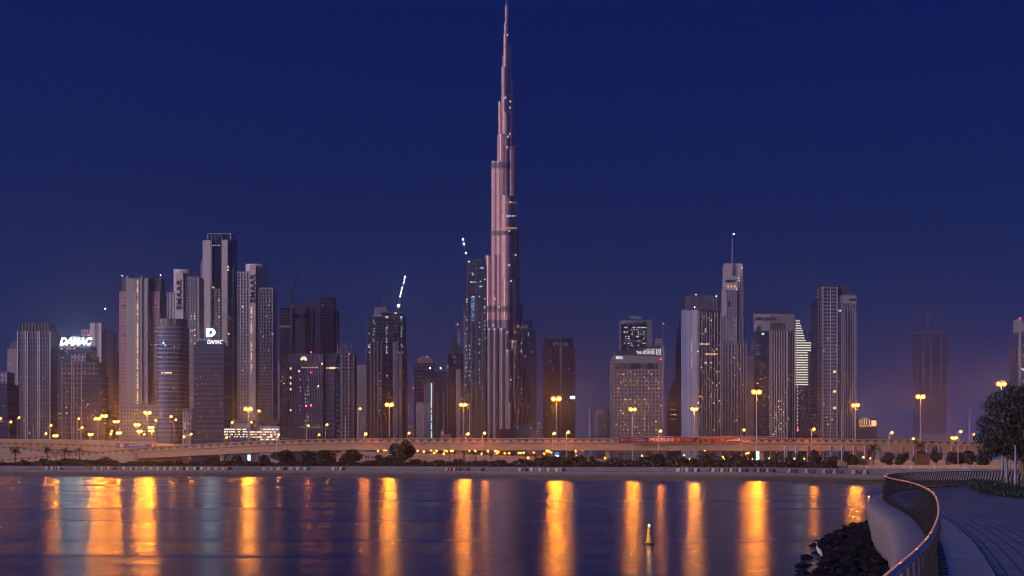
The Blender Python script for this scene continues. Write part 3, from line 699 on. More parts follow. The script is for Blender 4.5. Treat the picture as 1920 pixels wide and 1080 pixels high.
    for i, y in enumerate(frange(601.5, 722, 4.6)):
        x1 = 1533 if 639 < y < 661 else e(y) - (.8 if i % 2 else 0)
        t.bands(1492, x1, [y], 1.5, glow_band, .2, 'lit_floor_edge', dep=3)
    for y in frange(623, 722, 4.6):
        if not 639 < y < 661: t.bands(1523, 1533, [y], 1.4, glow_band, .2, 'lit_floor_edge', dep=3)
    for y in frange(726, 812, 6.8): t.win(1495.5, y, 1.4, 2.6, letter_lit); t.win(1526, y, 1.2, 2.4, warm_dim)
    t.lit(1498, 1513, 730, 812, 10, 48, [warm_dim]).beacon(1495.8, 805.5, red_light, 1.2)
    t = Tower('residential_tower', 'tall dark stepped tower with pale balcony strips and a crane on top', 1650, 1569)
    t.block('left_part', 1531, 1543, 561, F_dark, dy=4).block('centre_part', 1542, 1570, 537, F_balc, dy=0).block('roof_cap', 1542, 1594, 535, F_plain_dark, dy=5, dep=20, ybot=553).block('right_part', 1569, 1607, 583, F_fin, dy=2).block('right_top', 1569.5, 1606.5, 552, F_plain_grey, dy=3, dep=24, ybot=584)
    t.bands(1569, 1607.5, [553], 1.4, dark_rib, .5, 'roof_slab', dy=2.5, dep=20).bands(1543, 1569, frange(540, 820, 6.6), 1.0, grey_rib, .35, 'balcony_slab', dep=6)
    t.ribs([1543, 1557, 1569.5], 1.3, 538).ribs([1534, 1539], 1.0, 563, mt=grey_rib).ribs([1574, 1579, 1584, 1589, 1594, 1599, 1604], .9, 568, mt=grey_rib, proud=.7).win(1598.5, 562, 13, 4, letter_dark, 'dark_opening')
    t.win(1574.5, 582.5, 4.5, 3, cool_win).lit(1533, 1605, 600, 812, 20, 49)
    for x, y in ((1565, 697), (1565, 734), (1565, 765)): t.win(x, y, 5, 4, warm_win)
    t = Tower('tower_crane', 'thin dark luffing crane leaning from the tall dark stepped tower', 1640, 1537, 'crane')
    MB().box(-.7, .7, -.7, .7, t.Z(562), t.Z(540)).build('crane_mast', dark_steel, t.o); MB().tube([(0, 0, t.Z(541)), (t.X(1513), 0, t.Z(473))], [.6, .25], 5).build('jib', dark_steel, t.o)
    MB().tube([(0, 0, t.Z(541)), (t.X(1540.5), 0, t.Z(532))], .5, 4).build('counter_jib', dark_steel, t.o)
    t = Tower('pavilion', 'small dark building with golden lit slots and lit corner box', 1500, 1627, 'building')
    t.block('shaft', 1610.5, 1643.5, 784, F_plain_dark, dep=14).block('lit_corner', 1633.5, 1643, 788, F_plain_dark, dy=-1, dep=8)
    for x, y in ((1612.3, 788), (1616.3, 786), (1620.5, 786), (1625, 786), (1630, 788)):
        t.win(x, y + 4, .8, 12, warm_win, 'lit_slot'); t.win(x + 2, 798.5, 1.6, 2.4, up_light, 'uplight')
    for x in frange(1634.5, 1643, 1.2): t.win(x, 794, .8, 10, warm_win, 'lit_slot')
    t.win(1638.5, 789, 9, 1, warm_win, 'lit_slot')
    t = Tower('unfinished_tower', 'hazy unfinished concrete skeleton standing alone at right with red cranes', 4300, 1750)
    def taper(part, pts, mt, dy=0, dep=60):
        for i in range(len(pts) - 1):
            (ya, a0, a1), (yb, b0, b1) = pts[i], pts[i + 1]
            mb = MB()
            za, zb = t.Z(ya), t.Z(yb)
            A = [(t.X(a0), dy, za), (t.X(a1), dy, za), (t.X(a1), dy + dep, za), (t.X(a0), dy + dep, za)]
            B = [(t.X(b0), dy, zb), (t.X(b1), dy, zb), (t.X(b1), dy + dep, zb), (t.X(b0), dy + dep, zb)]
            for k in range(4):
                j = (k + 1) % 4
                mb.face([B[k], B[j], A[j], A[k]], [(B[k][0] + B[k][1], B[k][2]), (B[j][0] + B[j][1], B[j][2]), (A[j][0] + A[j][1], A[j][2]), (A[k][0] + A[k][1], A[k][2])])
            mb.face(A, [(0, -500)] * 4); mb.build(part, mt, t.o)
            t.blocks.append(([(t.X(min(a0, b0)), dy), (t.X(max(a1, b1)), dy), (t.X(a1), dy + dep), (t.X(a0), dy + dep)], min(za, zb), max(za, zb)))
    Fs2 = facade('bare_concrete_skeleton', (.15, .13, .14), (.008, .008, .012), 7.2, 9.6, .82, .74, grough=.9)
    taper('storey_stack', [(625, 1721, 1779.5), (690, 1722, 1778), (735, 1724, 1776), (800, 1722.5, 1774), (828, 1722, 1773)], Fs2)
    t.bands(1720.5, 1780, [625, 634, 643, 652], 1.0, F_plain_grey, 1, dep=50).ribs([1731, 1745, 1765], 1.6, 626, 735, F_plain_grey, 1.5)
    t.block('core', 1728, 1770, 622, F_plain_grey, dy=10, dep=30, ybot=626)
    t = Tower('tower_crane', 'red luffing crane on the hazy concrete skeleton', 4300, 1744, 'crane')
    MB().box(-2, 2, 20, 24, t.Z(623), t.Z(587)).build('crane_mast', crane_red, t.o); MB().tube([(0, 22, t.Z(604)), (t.X(1757), 22, t.Z(576))], [2, .8], 5).build('jib', crane_red, t.o); MB().tube([(t.X(1741), 22, t.Z(590)), (0, 22, t.Z(604))], 1.2, 5).build('counter_jib', crane_red, t.o)
    t = Tower('tower_crane', 'second, slimmer crane on the hazy concrete skeleton', 4310, 1757, 'crane')
    MB().box(-1.5, 1.5, 20, 23, t.Z(623), t.Z(610)).build('crane_mast', dark_steel, t.o); MB().tube([(0, 21, t.Z(612)), (t.X(1775), 21, t.Z(576))], [1.2, .6], 5).build('jib', grey_rib, t.o)
    t = Tower('office_tower', 'slant-topped tower with a red beacon at the right edge of the picture', 1400, 1926)
    t.block('shaft', 1913, 1950, 622, F_blue).block('slanted_top', 1913, 1950, None, F_plain_grey, dy=1, dep=20, ybot=622, ytops=(598, 640)).beacon(1913, 597, red_light, 1.0)
    t.block('plain_pier', 1913, 1915, 622, F_plain_grey, dy=-1, dep=5).win(1915, 692, 3, 4, cool_win).win(1919, 693, 3, 4, cool_win).lit(1915, 1920, 640, 720, 5, 50)
    # low base buildings
    t = Tower('podium_building', 'long low terrace building at the foot of the tallest skyscraper', 2700, 990, 'building')
    t.block('upper_terrace', 962, 1001, 796, F_grey, dy=6).block('terrace', 931, 1060, 804, F_grey)
    t.win(971, 802, 1.6, 2, cool_win).win(995, 802, 1.6, 2, cool_win).win(1008, 808, 2, 3, warm_dim).win(1007, 813, 2, 3, warm_dim).win(1011, 794, 2, 2, warm_win)
    for i, (x0, x1, y, lab) in enumerate(((1640, 1700, 820, 'low dark hall roof beyond the bridge left of the hazy skeleton'), (1705, 1800, 817, 'long low roofline at the foot of the hazy skeleton'), (760, 800, 800, 'low dark block near the bridge below the trapezoid roof tower'), (662, 690, 806, 'low block at the foot of the white-lit unfinished tower'))):
        t = Tower('low_building', lab, 2400, (x0 + x1) / 2, 'building'); t.block('shaft', x0, x1, y, F_grey).block('roof_step', x0 + 8, x1 - 12, y - 3, F_plain_grey, dy=4, dep=16)
towers()

# ------------------------------------------------------------------ the tallest skyscraper: bundled round shafts stepping back to a spire
def skyscraper():
    d = 2870
    t = Tower('skyscraper', 'tallest skyscraper, bundled rose metal shafts stepping back to a needle spire', d, 946, 'skyscraper')
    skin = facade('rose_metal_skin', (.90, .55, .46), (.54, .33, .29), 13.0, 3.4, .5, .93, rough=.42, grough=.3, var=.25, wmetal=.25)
    skin_low_dim = facade('dimmed_rose_skin_with_windows', (.33, .26, .27), (.022, .025, .05), 4.3, 5.4, .5, .6, rough=.42, grough=.25, var=.4, wmetal=.2)  # windowed lower skin; wall also darkened to imitate the fading light below
    dark = facade('shaded_rose_skin', (.56, .36, .33), (.22, .15, .15), 13.0, 2.8, .6, .9, rough=.3, grough=.15, var=.3, wmetal=.4)  # darker copy of the skin: right-hand shafts' shade is put into colour
    band = mat('louvre_band', (.24, .18, .19), .5, noise=.1, nscale=.1)
    rim = mat('parapet_metal', (.5, .42, .42), .35, metal=.4)
    # x0, x1, top row, centre depth, kind
    lobes = [
        (948.3, 950.4, -16, 12, 'spire'), (947.0, 951.6, 12, 12, 's'), (945.2, 951.4, 45, 12, 's'), (944.0, 951.2, 66, 11, 's'), (942.2, 946, 46 + 62, 14, 's'),
        (950, 957.8, 87, 16, 'd'), (940.2, 949.6, 128, 8, 's'), (950.5, 961.2, 150, 18, 'd'), (959.8, 963.2, 171, 24, 's'), (934.2, 941.2, 192, 10, 's'),
        (941.2, 953.4, 212, 0, 's'), (952, 962, 212, 6, 'd'), (932.2, 951.5, 255, 2, 's'), (951, 969.3, 277, 8, 'd'), (921.3, 934, 304, 10, 's'),
        (929.5, 944, 304, 0, 's'), (938.5, 959, 369, -9, 's'), (955, 968.8, 369, -1, 'd'), (963.5, 974.2, 430, 14, 'd'),
        (910.3, 923.5, 481, 4, 's'), (921.5, 932, 481, -6, 's'), (931.5, 940.5, 481, -9, 's'), (940.3, 958.6, 526, -19, 's'), (956, 968.6, 526, -12, 'd'),
        (897.8, 905.4, 567, 8, 's'), (974, 980.5, 572, 20, 'd'), (899.2, 914.4, 617, -4, 'l'), (914, 924.4, 617, -12, 'l'), (924, 936, 617, -16, 'l'), (948.8, 959.4, 657, -30, 'l'),
        (936, 949.5, 617, -22, 'l'), (958, 970, 640, -24, 'l'), (969, 981, 650, -10, 'd'), (979.5, 987.2, 693, 6, 'd'), (901, 906.2, 731, -16, 'l'), (889, 900, 700, 6, 'l'), (951.5, 961.6, 758, -38, 'l'), (986, 993, 760, 8, 'l'), (881, 890, 770, 8, 'l')]
    bands = [(306, 317), (433.5, 442.5), (574, 585), (697, 707)]
    for x0, x1, y, dy, k in lobes:
        r = (x1 - x0) / 2 * (d + dy) / FPX; X = t.X((x0 + x1) / 2, dy); zt = t.Z(y, dy)
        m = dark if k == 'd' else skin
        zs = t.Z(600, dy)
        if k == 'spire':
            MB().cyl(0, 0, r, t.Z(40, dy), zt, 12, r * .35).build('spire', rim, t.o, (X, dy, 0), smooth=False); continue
        if k == 'l' or zt < zs: MB().cyl(0, 0, r, 0, zt, 24).build('shaft', skin_low_dim if k != 'd' else dark, t.o, (X, dy, 0))
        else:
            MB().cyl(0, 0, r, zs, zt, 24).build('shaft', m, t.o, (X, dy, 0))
            MB().cyl(0, 0, r, 0, zs, 24).build('lower_shaft', skin_low_dim if k != 'd' else dark, t.o, (X, dy, 0))
        MB().cyl(0, 0, r * 1.05, zt - 2.5, zt + 1.2, 24).build('parapet', rim if k != 'd' else band, t.o, (X, dy, 0))
        for a, b in bands:
            if b > y + 1: MB().cyl(0, 0, r + .45, t.Z(b, dy), t.Z(max(a, y + .5), dy), 24).build('louvre_band', band, t.o, (X, dy, 0))
        if 350 < y < 380: MB().cyl(0, 0, r + .6, t.Z(430, dy), t.Z(427, dy), 24).build('ring_light', gold_band, t.o, (X, dy, 0)); MB().cyl(0, 0, r + .6, t.Z(405.6, dy), t.Z(404.4, dy), 24).build('ring_light', emit('pale_ring_light', (.9, .9, .8), .35, False), t.o, (X, dy, 0))
        if 370 > y > 360: MB().cyl(0, 0, r + .6, t.Z(381, dy), t.Z(380, dy), 24).build('ring_light', gold_band, t.o, (X, dy, 0))
        # edge fins of every shaft
        for sx in (-1, 1):
            MB().box(sx * r - .35, sx * r + .35, -.8, .8, 0 if zt < zs else zs * .0, zt + 3).build('edge_fin', rim, t.o, (X, dy - r * .18, 0))
    def spot(x, y, m, w=1.6, h=1.6):
        dy = min(dd - (b - a) / 2 * d / FPX for a, b, yy, dd, k in lobes if a <= x <= b and yy <= y)
        link('lit_window', unit_box(m), t.o, (t.X(x, dy), dy - .4, t.Z(y, dy)), (0, 0, 0), (w, .8, h))
    r = random.Random(4)
    for x, y in ((957, 379), (947.5, 183), (957, 190), (956, 202), (953, 256), (956, 251), (951, 276), (951.3, 65.5), (955, 433), (928, 560), (936, 576), (951.5, 623), (909, 628), (958, 527), (955, 497), (967, 478), (958, 712), (925, 610)): spot(x, y, r.choice((warm_win, cool_win)), 2.6, 2.6)
    for x in (943, 950, 953, 956, 960, 964): spot(x, 405, cool_win, 2.4, 1.6)
    for _ in range(34): spot(r.choice((965.5, 966.5, 971.5, 977.5, 978)), r.uniform(610, 780), r.choice((warm_dim, warm_win, warm_dim)), 1.2, 2.2)
    for _ in range(14): spot(r.uniform(901, 960), r.uniform(620, 790), r.choice((warm_dim, blue_win, warm_dim)), 1.2, 1.6)
skyscraper()
# ------------------------------------------------------------------ ground, water, quay
SHORE = [(-500, 600), (-200, 575), (0, 545), (320, 511), (640, 496), (960, 442), (1280, 416), (1440, 391), (1600, 335), (1680, 318), (1780, 306), (1900, 298), (2100, 292)]
shore = [(wx(x, d), d) for x, d in SHORE]
def offset(pts, o):
    r = []
    for i in range(len(pts)):
        a, b = Vector(pts[max(i - 1, 0)]), Vector(pts[min(i + 1, len(pts) - 1)])
        t = (b - a).normalized(); n = Vector((-t.y, t.x))
        r.append((pts[i][0] + n.x * o, pts[i][1] + n.y * o))
    return r
def refine(pts, k=6):
    r = []
    for i in range(len(pts) - 1):
        p = [Vector(pts[max(i - 1, 0)]), Vector(pts[i]), Vector(pts[i + 1]), Vector(pts[min(i + 2, len(pts) - 1)])]
        for j in range(k):
            t = j / k
            q = .5 * ((2 * p[1]) + (p[2] - p[0]) * t + (2 * p[0] - 5 * p[1] + 4 * p[2] - p[3]) * t * t + (3 * p[1] - p[0] - 3 * p[2] + p[3]) * t ** 3)
            r.append(tuple(q))
    r.append(tuple(pts[-1]))
    return r
shore = refine(shore, 5)
def strip(a, b, za, zb, mb=None):
    """a sheet or wall between two matching polylines"""
    mb = mb or MB(); u = 0
    for i in range(len(a) - 1):
        l = math.hypot(a[i + 1][0] - a[i][0], a[i + 1][1] - a[i][1])
        mb.face([(*a[i], za), (*a[i + 1], za), (*b[i + 1], zb), (*b[i], zb)], [(u, za), (u + l, za), (u + l, zb), (u, zb)]); u += l
    return mb
water_m = bpy.data.materials.new('lagoon_water'); water_m.use_nodes = True
def water_nodes():
    t = water_m.node_tree; b = t.nodes['Principled BSDF']; n, l = t.nodes.new, t.links.new
    o = t.nodes['Material Output']; t.nodes.remove(b)
    deep = n('ShaderNodeBsdfDiffuse'); deep.inputs[0].default_value = (.004, .007, .02, 1)
    b = n('ShaderNodeBsdfGlossy'); b.distribution = 'BECKMANN'; b.inputs['Color'].default_value = (1, 1, 1, 1)
    fr = n('ShaderNodeFresnel'); fr.inputs['IOR'].default_value = 1.333
    ms = n('ShaderNodeMixShader'); l(fr.outputs[0], ms.inputs[0]); l(deep.outputs[0], ms.inputs[1]); l(b.outputs[0], ms.inputs[2]); l(ms.outputs[0], o.inputs[0])
    tc = n('ShaderNodeTexCoord')
    mp = n('ShaderNodeMapping'); mp.inputs['Scale'].default_value = (.004, .05, 1); l(tc.outputs['Object'], mp.inputs[0])
    nz = n('ShaderNodeTexNoise'); nz.inputs['Scale'].default_value = 1; nz.inputs['Detail'].default_value = 7; nz.inputs['Roughness'].default_value = .68; l(mp.outputs[0], nz.inputs['Vector'])
    mr = n('ShaderNodeMapRange'); mr.inputs[1].default_value, mr.inputs[2].default_value, mr.inputs[3].default_value, mr.inputs[4].default_value = .36, .64, .17, .29
    l(nz.outputs[0], mr.inputs[0]); l(mr.outputs[0], b.inputs['Roughness'])
    mp2 = n('ShaderNodeMapping'); mp2.inputs['Scale'].default_value = (.012, .13, 1); mp2.inputs['Rotation'].default_value = (0, 0, .05); l(tc.outputs['Object'], mp2.inputs[0])
    n2 = n('ShaderNodeTexNoise'); n2.inputs['Scale'].default_value = 1; n2.inputs['Detail'].default_value = 6; l(mp2.outputs[0], n2.inputs['Vector'])
    bp = n('ShaderNodeBump'); bp.inputs['Strength'].default_value = 1.0; bp.inputs['Distance'].default_value = .11
    l(n2.outputs[0], bp.inputs['Height'])
    mp3 = n('ShaderNodeMapping'); mp3.inputs['Scale'].default_value = (.03, .26, 1); l(tc.outputs['Object'], mp3.inputs[0])
    n3 = n('ShaderNodeTexNoise'); n3.inputs['Scale'].default_value = 1; n3.inputs['Detail'].default_value = 4; l(mp3.outputs[0], n3.inputs['Vector'])
    b3 = n('ShaderNodeBump'); b3.inputs['Strength'].default_value = 1.0; b3.inputs['Distance'].default_value = .16
    l(n3.outputs[0], b3.inputs['Height']); l(bp.outputs[0], b3.inputs['Normal']); l(b3.outputs[0], b.inputs['Normal'])
water_nodes()
mb = MB(); mb.face([(-900, -60, 0), (900, -60, 0), (900, 640, 0), (-900, 640, 0)])
tag(mb.build('water', water_m), kind='structure')
ground_m = mat('ground_sand', (.16, .14, .125), .9, noise=.2, nscale=.02)
back = offset(shore, 3.6)
mb = strip(back, [(p[0] * 3, 900) for p in back], GZ, GZ)
far = [(p[0] * 3, 900) for p in back]
mb = strip(far, [(max(-1690, min(1690, p[0] * 2.2)), 5150) for p in far], GZ, GZ, mb)
tag(mb.build('ground', ground_m), kind='structure')

def quay():
    stain = bpy.data.materials.new('tide_stained_concrete'); stain.use_nodes = True
    t = stain.node_tree; b = t.nodes['Principled BSDF']; n, l = t.nodes.new, t.links.new
    b.inputs['Roughness'].default_value = .75
    uv = n('ShaderNodeUVMap'); sp = n('ShaderNodeSeparateXYZ'); l(uv.outputs[0], sp.inputs[0])
    tc = n('ShaderNodeTexCoord'); nz = n('ShaderNodeTexNoise'); nz.inputs['Scale'].default_value = .25; nz.inputs['Detail'].default_value = 5; l(tc.outputs['Object'], nz.inputs['Vector'])
    a = n('ShaderNodeMath'); a.operation = 'MULTIPLY_ADD'; l(nz.outputs[0], a.inputs[0]); a.inputs[1].default_value = .5; l(sp.outputs[1], a.inputs[2])
    r = n('ShaderNodeValToRGB'); l(a.outputs[0], r.inputs[0])
    r.color_ramp.elements[0].position, r.color_ramp.elements[0].color = .0, (.03, .026, .028, 1)
    e = r.color_ramp.elements[1]; e.position, e.color = 1.0, (.055, .045, .045, 1)
    br = n('ShaderNodeTexBrick'); br.inputs['Scale'].default_value = 1; br.inputs['Brick Width'].default_value = 5; br.inputs['Row Height'].default_value = 3.4; br.inputs['Mortar Size'].default_value = .12; br.offset = 0
    br.inputs['Color1'].default_value = (.115, .107, .125, 1); br.inputs['Color2'].default_value = (.09, .084, .098, 1); br.inputs['Mortar'].default_value = (.10, .09, .09, 1)
    l(uv.outputs[0], br.inputs['Vector'])
    mr = n('ShaderNodeMapRange'); mr.interpolation_type = 'SMOOTHSTEP'; mr.inputs[1].default_value, mr.inputs[2].default_value = 1.25, 1.5; l(a.outputs[0], mr.inputs[0])
    mx = n('ShaderNodeMix'); mx.data_type = 'RGBA'; l(mr.outputs[0], mx.inputs[0]); l(r.outputs[0], mx.inputs[6]); l(br.outputs[0], mx.inputs[7]); l(mx.outputs[2], b.inputs['Base Color'])
    root = empty('quay_wall', (0, 0, 0), 'long stepped concrete quay wall with dark tide stain across the water', 'wall')
    mb = strip(shore, shore, -1.0, 1.85); b1 = offset(shore, 2.4); strip(shore, b1, 1.85, 2.0, mb)
    mb.build('lower_wall', stain, root)
    b2 = offset(shore, 3.0)
    mb = strip(b1, b1, 2.0, 3.15); strip(b1, b2, 3.15, 3.15, mb); strip(b2, b2, 3.15, 2.6, mb)
    mb.build('parapet', mat('quay_parapet', (.105, .10, .125), .8, noise=.25, nscale=.4), root)
    a2 = offset(shore, -.05)
    mb = strip(a2, a2, 1.66, 1.92); strip(a2, offset(shore, .6), 1.92, 1.92, mb)
    mb.build('coping', mat('quay_coping', (.13, .125, .145), .8, noise=.2, nscale=.4), root)
quay()

def along(px, o=0.0):
    """point and heading on the far shore line at photo column px, o metres behind the edge"""
    pts = offset(shore, o)
    for i in range(len(pts) - 1):
        a, b = pts[i], pts[i + 1]
        pa, pb = CX + a[0] / a[1] * FPX, CX + b[0] / b[1] * FPX
        if pa <= px <= pb:
            t = (px - pa) / (pb - pa)
            return a[0] + t * (b[0] - a[0]), a[1] + t * (b[1] - a[1]), math.atan2(b[1] - a[1], b[0] - a[0])
    return pts[-1][0], pts[-1][1], 0

# plastic red and white barriers along the quay
def barriers():
    prof = [(-.30, 0), (.30, 0), (.26, .25), (.12, .45), (.09, .95), (-.09, .95), (-.12, .45), (-.26, .25)]
    def make(m):
        mb = MB(); w = .52
        A = [(-w, y, z) for y, z in prof]; B = [(w, y, z) for y, z in prof]
        for i in range(8):
            j = (i + 1) % 8; mb.face([A[j], A[i], B[i], B[j]])
        mb.face(A); mb.face(list(reversed(B)))
        return mb.mesh('traffic_barrier', m)
    white, red = make(barrier_white), make(red_paint)
    r = random.Random(2)
    runs = [(88, 96), (98, 111), (178, 216), (219, 250), (256, 310), (320, 342), (352, 372), (378, 428), (495, 533), (545, 583), (625, 640), (838, 882), (894, 903), (975, 984), (997, 1054), (1272, 1451), (1480, 1497), (1512, 1527), (1545, 1582), (1601, 1622)]
    first = {}
    for x0, x1 in runs:
        x, k = x0, 0
        while x < x1:
            X, Y, h = along(x, 1.5)
            step = 1.14 * FPX / Y
            if r.random() > .06:
                isw = k % 2 == 0
                o = link('traffic_barrier', white if isw else red, None, (X, Y, 1.95), (0, 0, h + r.uniform(-.12, .12)))
                tag(o, ('white' if isw else 'dull red') + ' plastic barrier in the broken row along the far quay', 'barrier', ('white' if isw else 'red') + ' barriers along the quay')
            x += step; k += 1
barriers()

# ------------------------------------------------------------------ bridges
def at(pts, px):
    for (x0, y0, d0), (x1, y1, d1) in zip(pts, pts[1:]):
        if x0 <= px <= x1:
            t = (px - x0) / (x1 - x0); return y0 + t * (y1 - y0), d0 + t * (d1 - d0)
    return pts[-1][1:] if px > pts[-1][0] else pts[0][1:]
def deck(name, label, pts, bar=1.65, girder=2.7, width=11, piers=(), wall_to=None, waves=True, wave_px=15.2, gap=None, cat='bridge', lit=None):
    """an elevated road along photo columns (px, row of barrier top, distance): parapet with wave relief, girder, piers"""
    root = empty(name, (wx(pts[0][0], pts[0][2]), pts[0][2], GZ), label, cat)
    ox, oy = root.location.x, root.location.y
    xs = []; x = pts[0][0]
    while x < pts[-1][0]: xs.append(x); x += 8
    xs.append(pts[-1][0])
    line = []
    for x in xs:
        y, dd = at(pts, x); line.append((wx(x, dd) - ox, dd - oy, wz(y, dd) - GZ))
    flat = [(p[0], p[1]) for p in line]
    def ribbon(o0, o1, dz0, dz1, part, m):
        """solid rail between offsets o0..o1 (metres behind the front) and heights relative to barrier top"""
        A, B = offset(flat, o0), offset(flat, o1); mb = MB(); u = 0
        for i in range(len(line) - 1):
            za, zb = line[i][2], line[i + 1][2]; l = math.hypot(flat[i + 1][0] - flat[i][0], flat[i + 1][1] - flat[i][1])
            q = lambda P, k, dz: (*P[k], line[k][2] + dz)
            g0 = lambda k: dz0 if not callable(dz0) else dz0(k)
            mb.face([q(A, i, g0(i)), q(A, i + 1, g0(i + 1)), q(A, i + 1, dz1), q(A, i, dz1)], [(u, 0), (u + l, 0), (u + l, 2), (u, 2)])
            mb.face([q(A, i, dz1), q(A, i + 1, dz1), q(B, i + 1, dz1), q(B, i, dz1)])
            mb.face([q(A, i + 1, g0(i + 1)), q(A, i, g0(i)), q(B, i, g0(i)), q(B, i + 1, g0(i + 1))])
            mb.face([q(B, i + 1, g0(i + 1)), q(B, i, g0(i)), q(B, i, dz1), q(B, i + 1, dz1)])
            u += l
        for k in (0, len(line) - 1):
            P = [q(A, k, g0(k)), q(A, k, dz1), q(B, k, dz1), q(B, k, g0(k))]
            mb.face(P if k == 0 else list(reversed(P)))
        return mb.build(part, m, root)
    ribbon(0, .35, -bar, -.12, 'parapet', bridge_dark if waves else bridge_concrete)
    ribbon(-.12, .42, -.22, .06, 'coping', bridge_concrete)
    ribbon(-.14, .40, -bar - .22, -bar + .08, 'deck_edge', bridge_concrete)
    ribbon(width - .35, width, -bar, 0, 'rear_parapet', bridge_concrete)
    ribbon(.36, width - .36, -bar - .25, -bar - .05, 'carriageway', asphalt)
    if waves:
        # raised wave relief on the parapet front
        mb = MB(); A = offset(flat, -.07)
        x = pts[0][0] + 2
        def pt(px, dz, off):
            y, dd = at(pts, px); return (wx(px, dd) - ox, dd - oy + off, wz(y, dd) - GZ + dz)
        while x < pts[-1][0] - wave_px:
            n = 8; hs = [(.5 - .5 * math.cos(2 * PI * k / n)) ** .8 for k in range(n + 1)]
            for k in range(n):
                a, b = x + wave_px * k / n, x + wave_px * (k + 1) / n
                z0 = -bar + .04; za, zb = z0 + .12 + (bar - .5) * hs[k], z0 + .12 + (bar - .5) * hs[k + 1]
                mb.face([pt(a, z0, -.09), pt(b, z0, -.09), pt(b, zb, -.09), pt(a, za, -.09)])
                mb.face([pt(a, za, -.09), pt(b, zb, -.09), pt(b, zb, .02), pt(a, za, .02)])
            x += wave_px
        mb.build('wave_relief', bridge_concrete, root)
        mb = MB(); x = pts[0][0] + 3 * wave_px
        while x < pts[-1][0]:
            a = pt(x, -bar, -.12); b = pt(x, .5, -.12); mb.box(a[0] - .05, a[0] + .05, a[1] - .05, a[1] + .05, a[2], b[2]); x += 5 * wave_px
        mb.build('joint_posts', dark_steel, root)
    if girder:
        ribbon(1.0, width - 1.0, -bar - .25 - girder, -bar - .24, 'girder', bridge_concrete)
        for x in piers:
            y, dd = at(pts, x); zt = wz(y, dd) - GZ - bar - .25 - girder; X, Y = wx(x, dd) - ox, dd - oy + width * .42
            pr = MB(); n = 20
            pr.cyl(X, Y, 1.1, -.3, zt - 1.3, 20)
            for k in range(10):
                a = 2 * PI * k / 10; pr.cyl(X + math.cos(a) * 1.12, Y + math.sin(a) * 1.12, .16, -.3, zt - 1.3, 6)
            pr.cyl(X, Y, 1.35, zt - 1.3, zt - 1.0, 20).cyl(X, Y, 1.45, zt - 1.0, zt - .25, 20, 2.1).cyl(X, Y, 2.15, zt - .25, zt + .02, 20)
            pr.build('pier', bridge_concrete, root)
    if wall_to is not None:
        ribbon(.10, width - .1, lambda k: -line[k][2] - .3, -bar - .22, 'retaining_wall', mat('ramp_wall', (.29, .205, .165), .85, noise=.12, nscale=.6))
    return root
MAIN = [(256, 839.8, 688), (320, 836, 675), (400, 831.4, 660), (480, 827.3, 650), (560, 824.3, 644), (640, 822.6, 640), (800, 822, 630), (960, 822, 620), (1280, 822, 605), (1480, 822.5, 602), (1600, 823, 600), (1700, 824.6, 600), (1820, 827.3, 602), (1960, 832, 606)]
deck('road_bridge', 'long concrete road bridge with wave-patterned parapet crossing behind the quay', MAIN, piers=(415, 622, 866, 1143, 1433, 1700))
deck('bridge_ramp', 'solid ramp wall with wave-patterned parapet climbing to the bridge from the left', [(2, 860, 745), (50, 857, 735), (100, 853, 722), (200, 845, 702), (254, 840, 690)], girder=0, wall_to=0, wave_px=12.6, cat='ramp')
deck('flyover', 'rear flyover whose glowing parapet runs above the ramp at far left', [(-80, 823, 860), (0, 822.8, 850), (160, 824.5, 835), (240, 829, 815), (330, 833, 800), (430, 838, 790)], bar=1.2, girder=1.6, waves=False, width=9, piers=(-10, 60))
deck('flyover', 'lower curved flyover with scalloped parapet behind the palms at far left', [(-80, 829, 790), (0, 829.6, 785), (100, 830.8, 775), (215, 834.5, 758), (290, 838.5, 745), (330, 842, 738)], bar=1.5, girder=1.4, width=8, wave_px=13.5, piers=(-30, 75))
deck('bridge_ramp', 'lowest scalloped ramp at the left edge sinking behind the palms', [(-60, 835.5, 770), (0, 836.5, 768), (40, 838.5, 764), (70, 842, 760), (110, 848, 755)], bar=1.5, girder=0, wall_to=0, width=7, wave_px=13, cat='ramp')
deck('bridge_ramp', 'scalloped ramp descending rightward under the bridge, left of the big round tree', [(600, 848, 760), (690, 853, 745), (760, 859, 725), (840, 868, 700)], bar=2.0, girder=0, wall_to=0, width=8, wave_px=14, cat='ramp')
deck('embankment_road', 'low glowing road wall beyond the bridge at centre', [(640, 846, 1000), (760, 849.5, 960), (900, 853, 930), (1030, 858, 900), (1180, 863, 880)], bar=1.3, girder=0, wall_to=0, waves=False, width=14, cat='road')
deck('embankment_road', 'low pale road wall beyond the bridge under the red banner', [(1040, 863, 850), (1180, 863.3, 850), (1330, 864, 850), (1500, 864.5, 850)], bar=1.1, girder=0, wall_to=0, waves=False, width=14, cat='road')
deck('garden_wall', 'low pale boundary wall behind the shrubs at right', [(1540, 864, 560), (1640, 862.5, 540), (1780, 862, 520), (1960, 862, 500)], bar=1.0, girder=0, wall_to=0, waves=False, width=1.2, cat='wall')
deck('garden_wall', 'low kerb wall of the right-hand waterfront lawn', [(1590, 872.3, 380), (1700, 872.2, 370), (1800, 872.4, 362), (1960, 872.8, 355)], bar=.6, girder=0, wall_to=0, waves=False, width=1.2, cat='wall')

def abutment():
    x, y, dd = 257, 840, 690
    o = empty('bridge_abutment', (wx(x, dd), dd, GZ), 'square concrete abutment where the ramp meets the bridge', 'abutment')
    MB().box(-1.3, .8, -.6, 10.5, -.3, wz(841, dd) - GZ).build('pillar', mat('ramp_wall', (.46, .41, .38)), o)
    MB().box(.8, 22, 1.2, 9, -.3, wz(859, dd) - GZ).build('bearing_wall', bridge_concrete, o)
abutment()

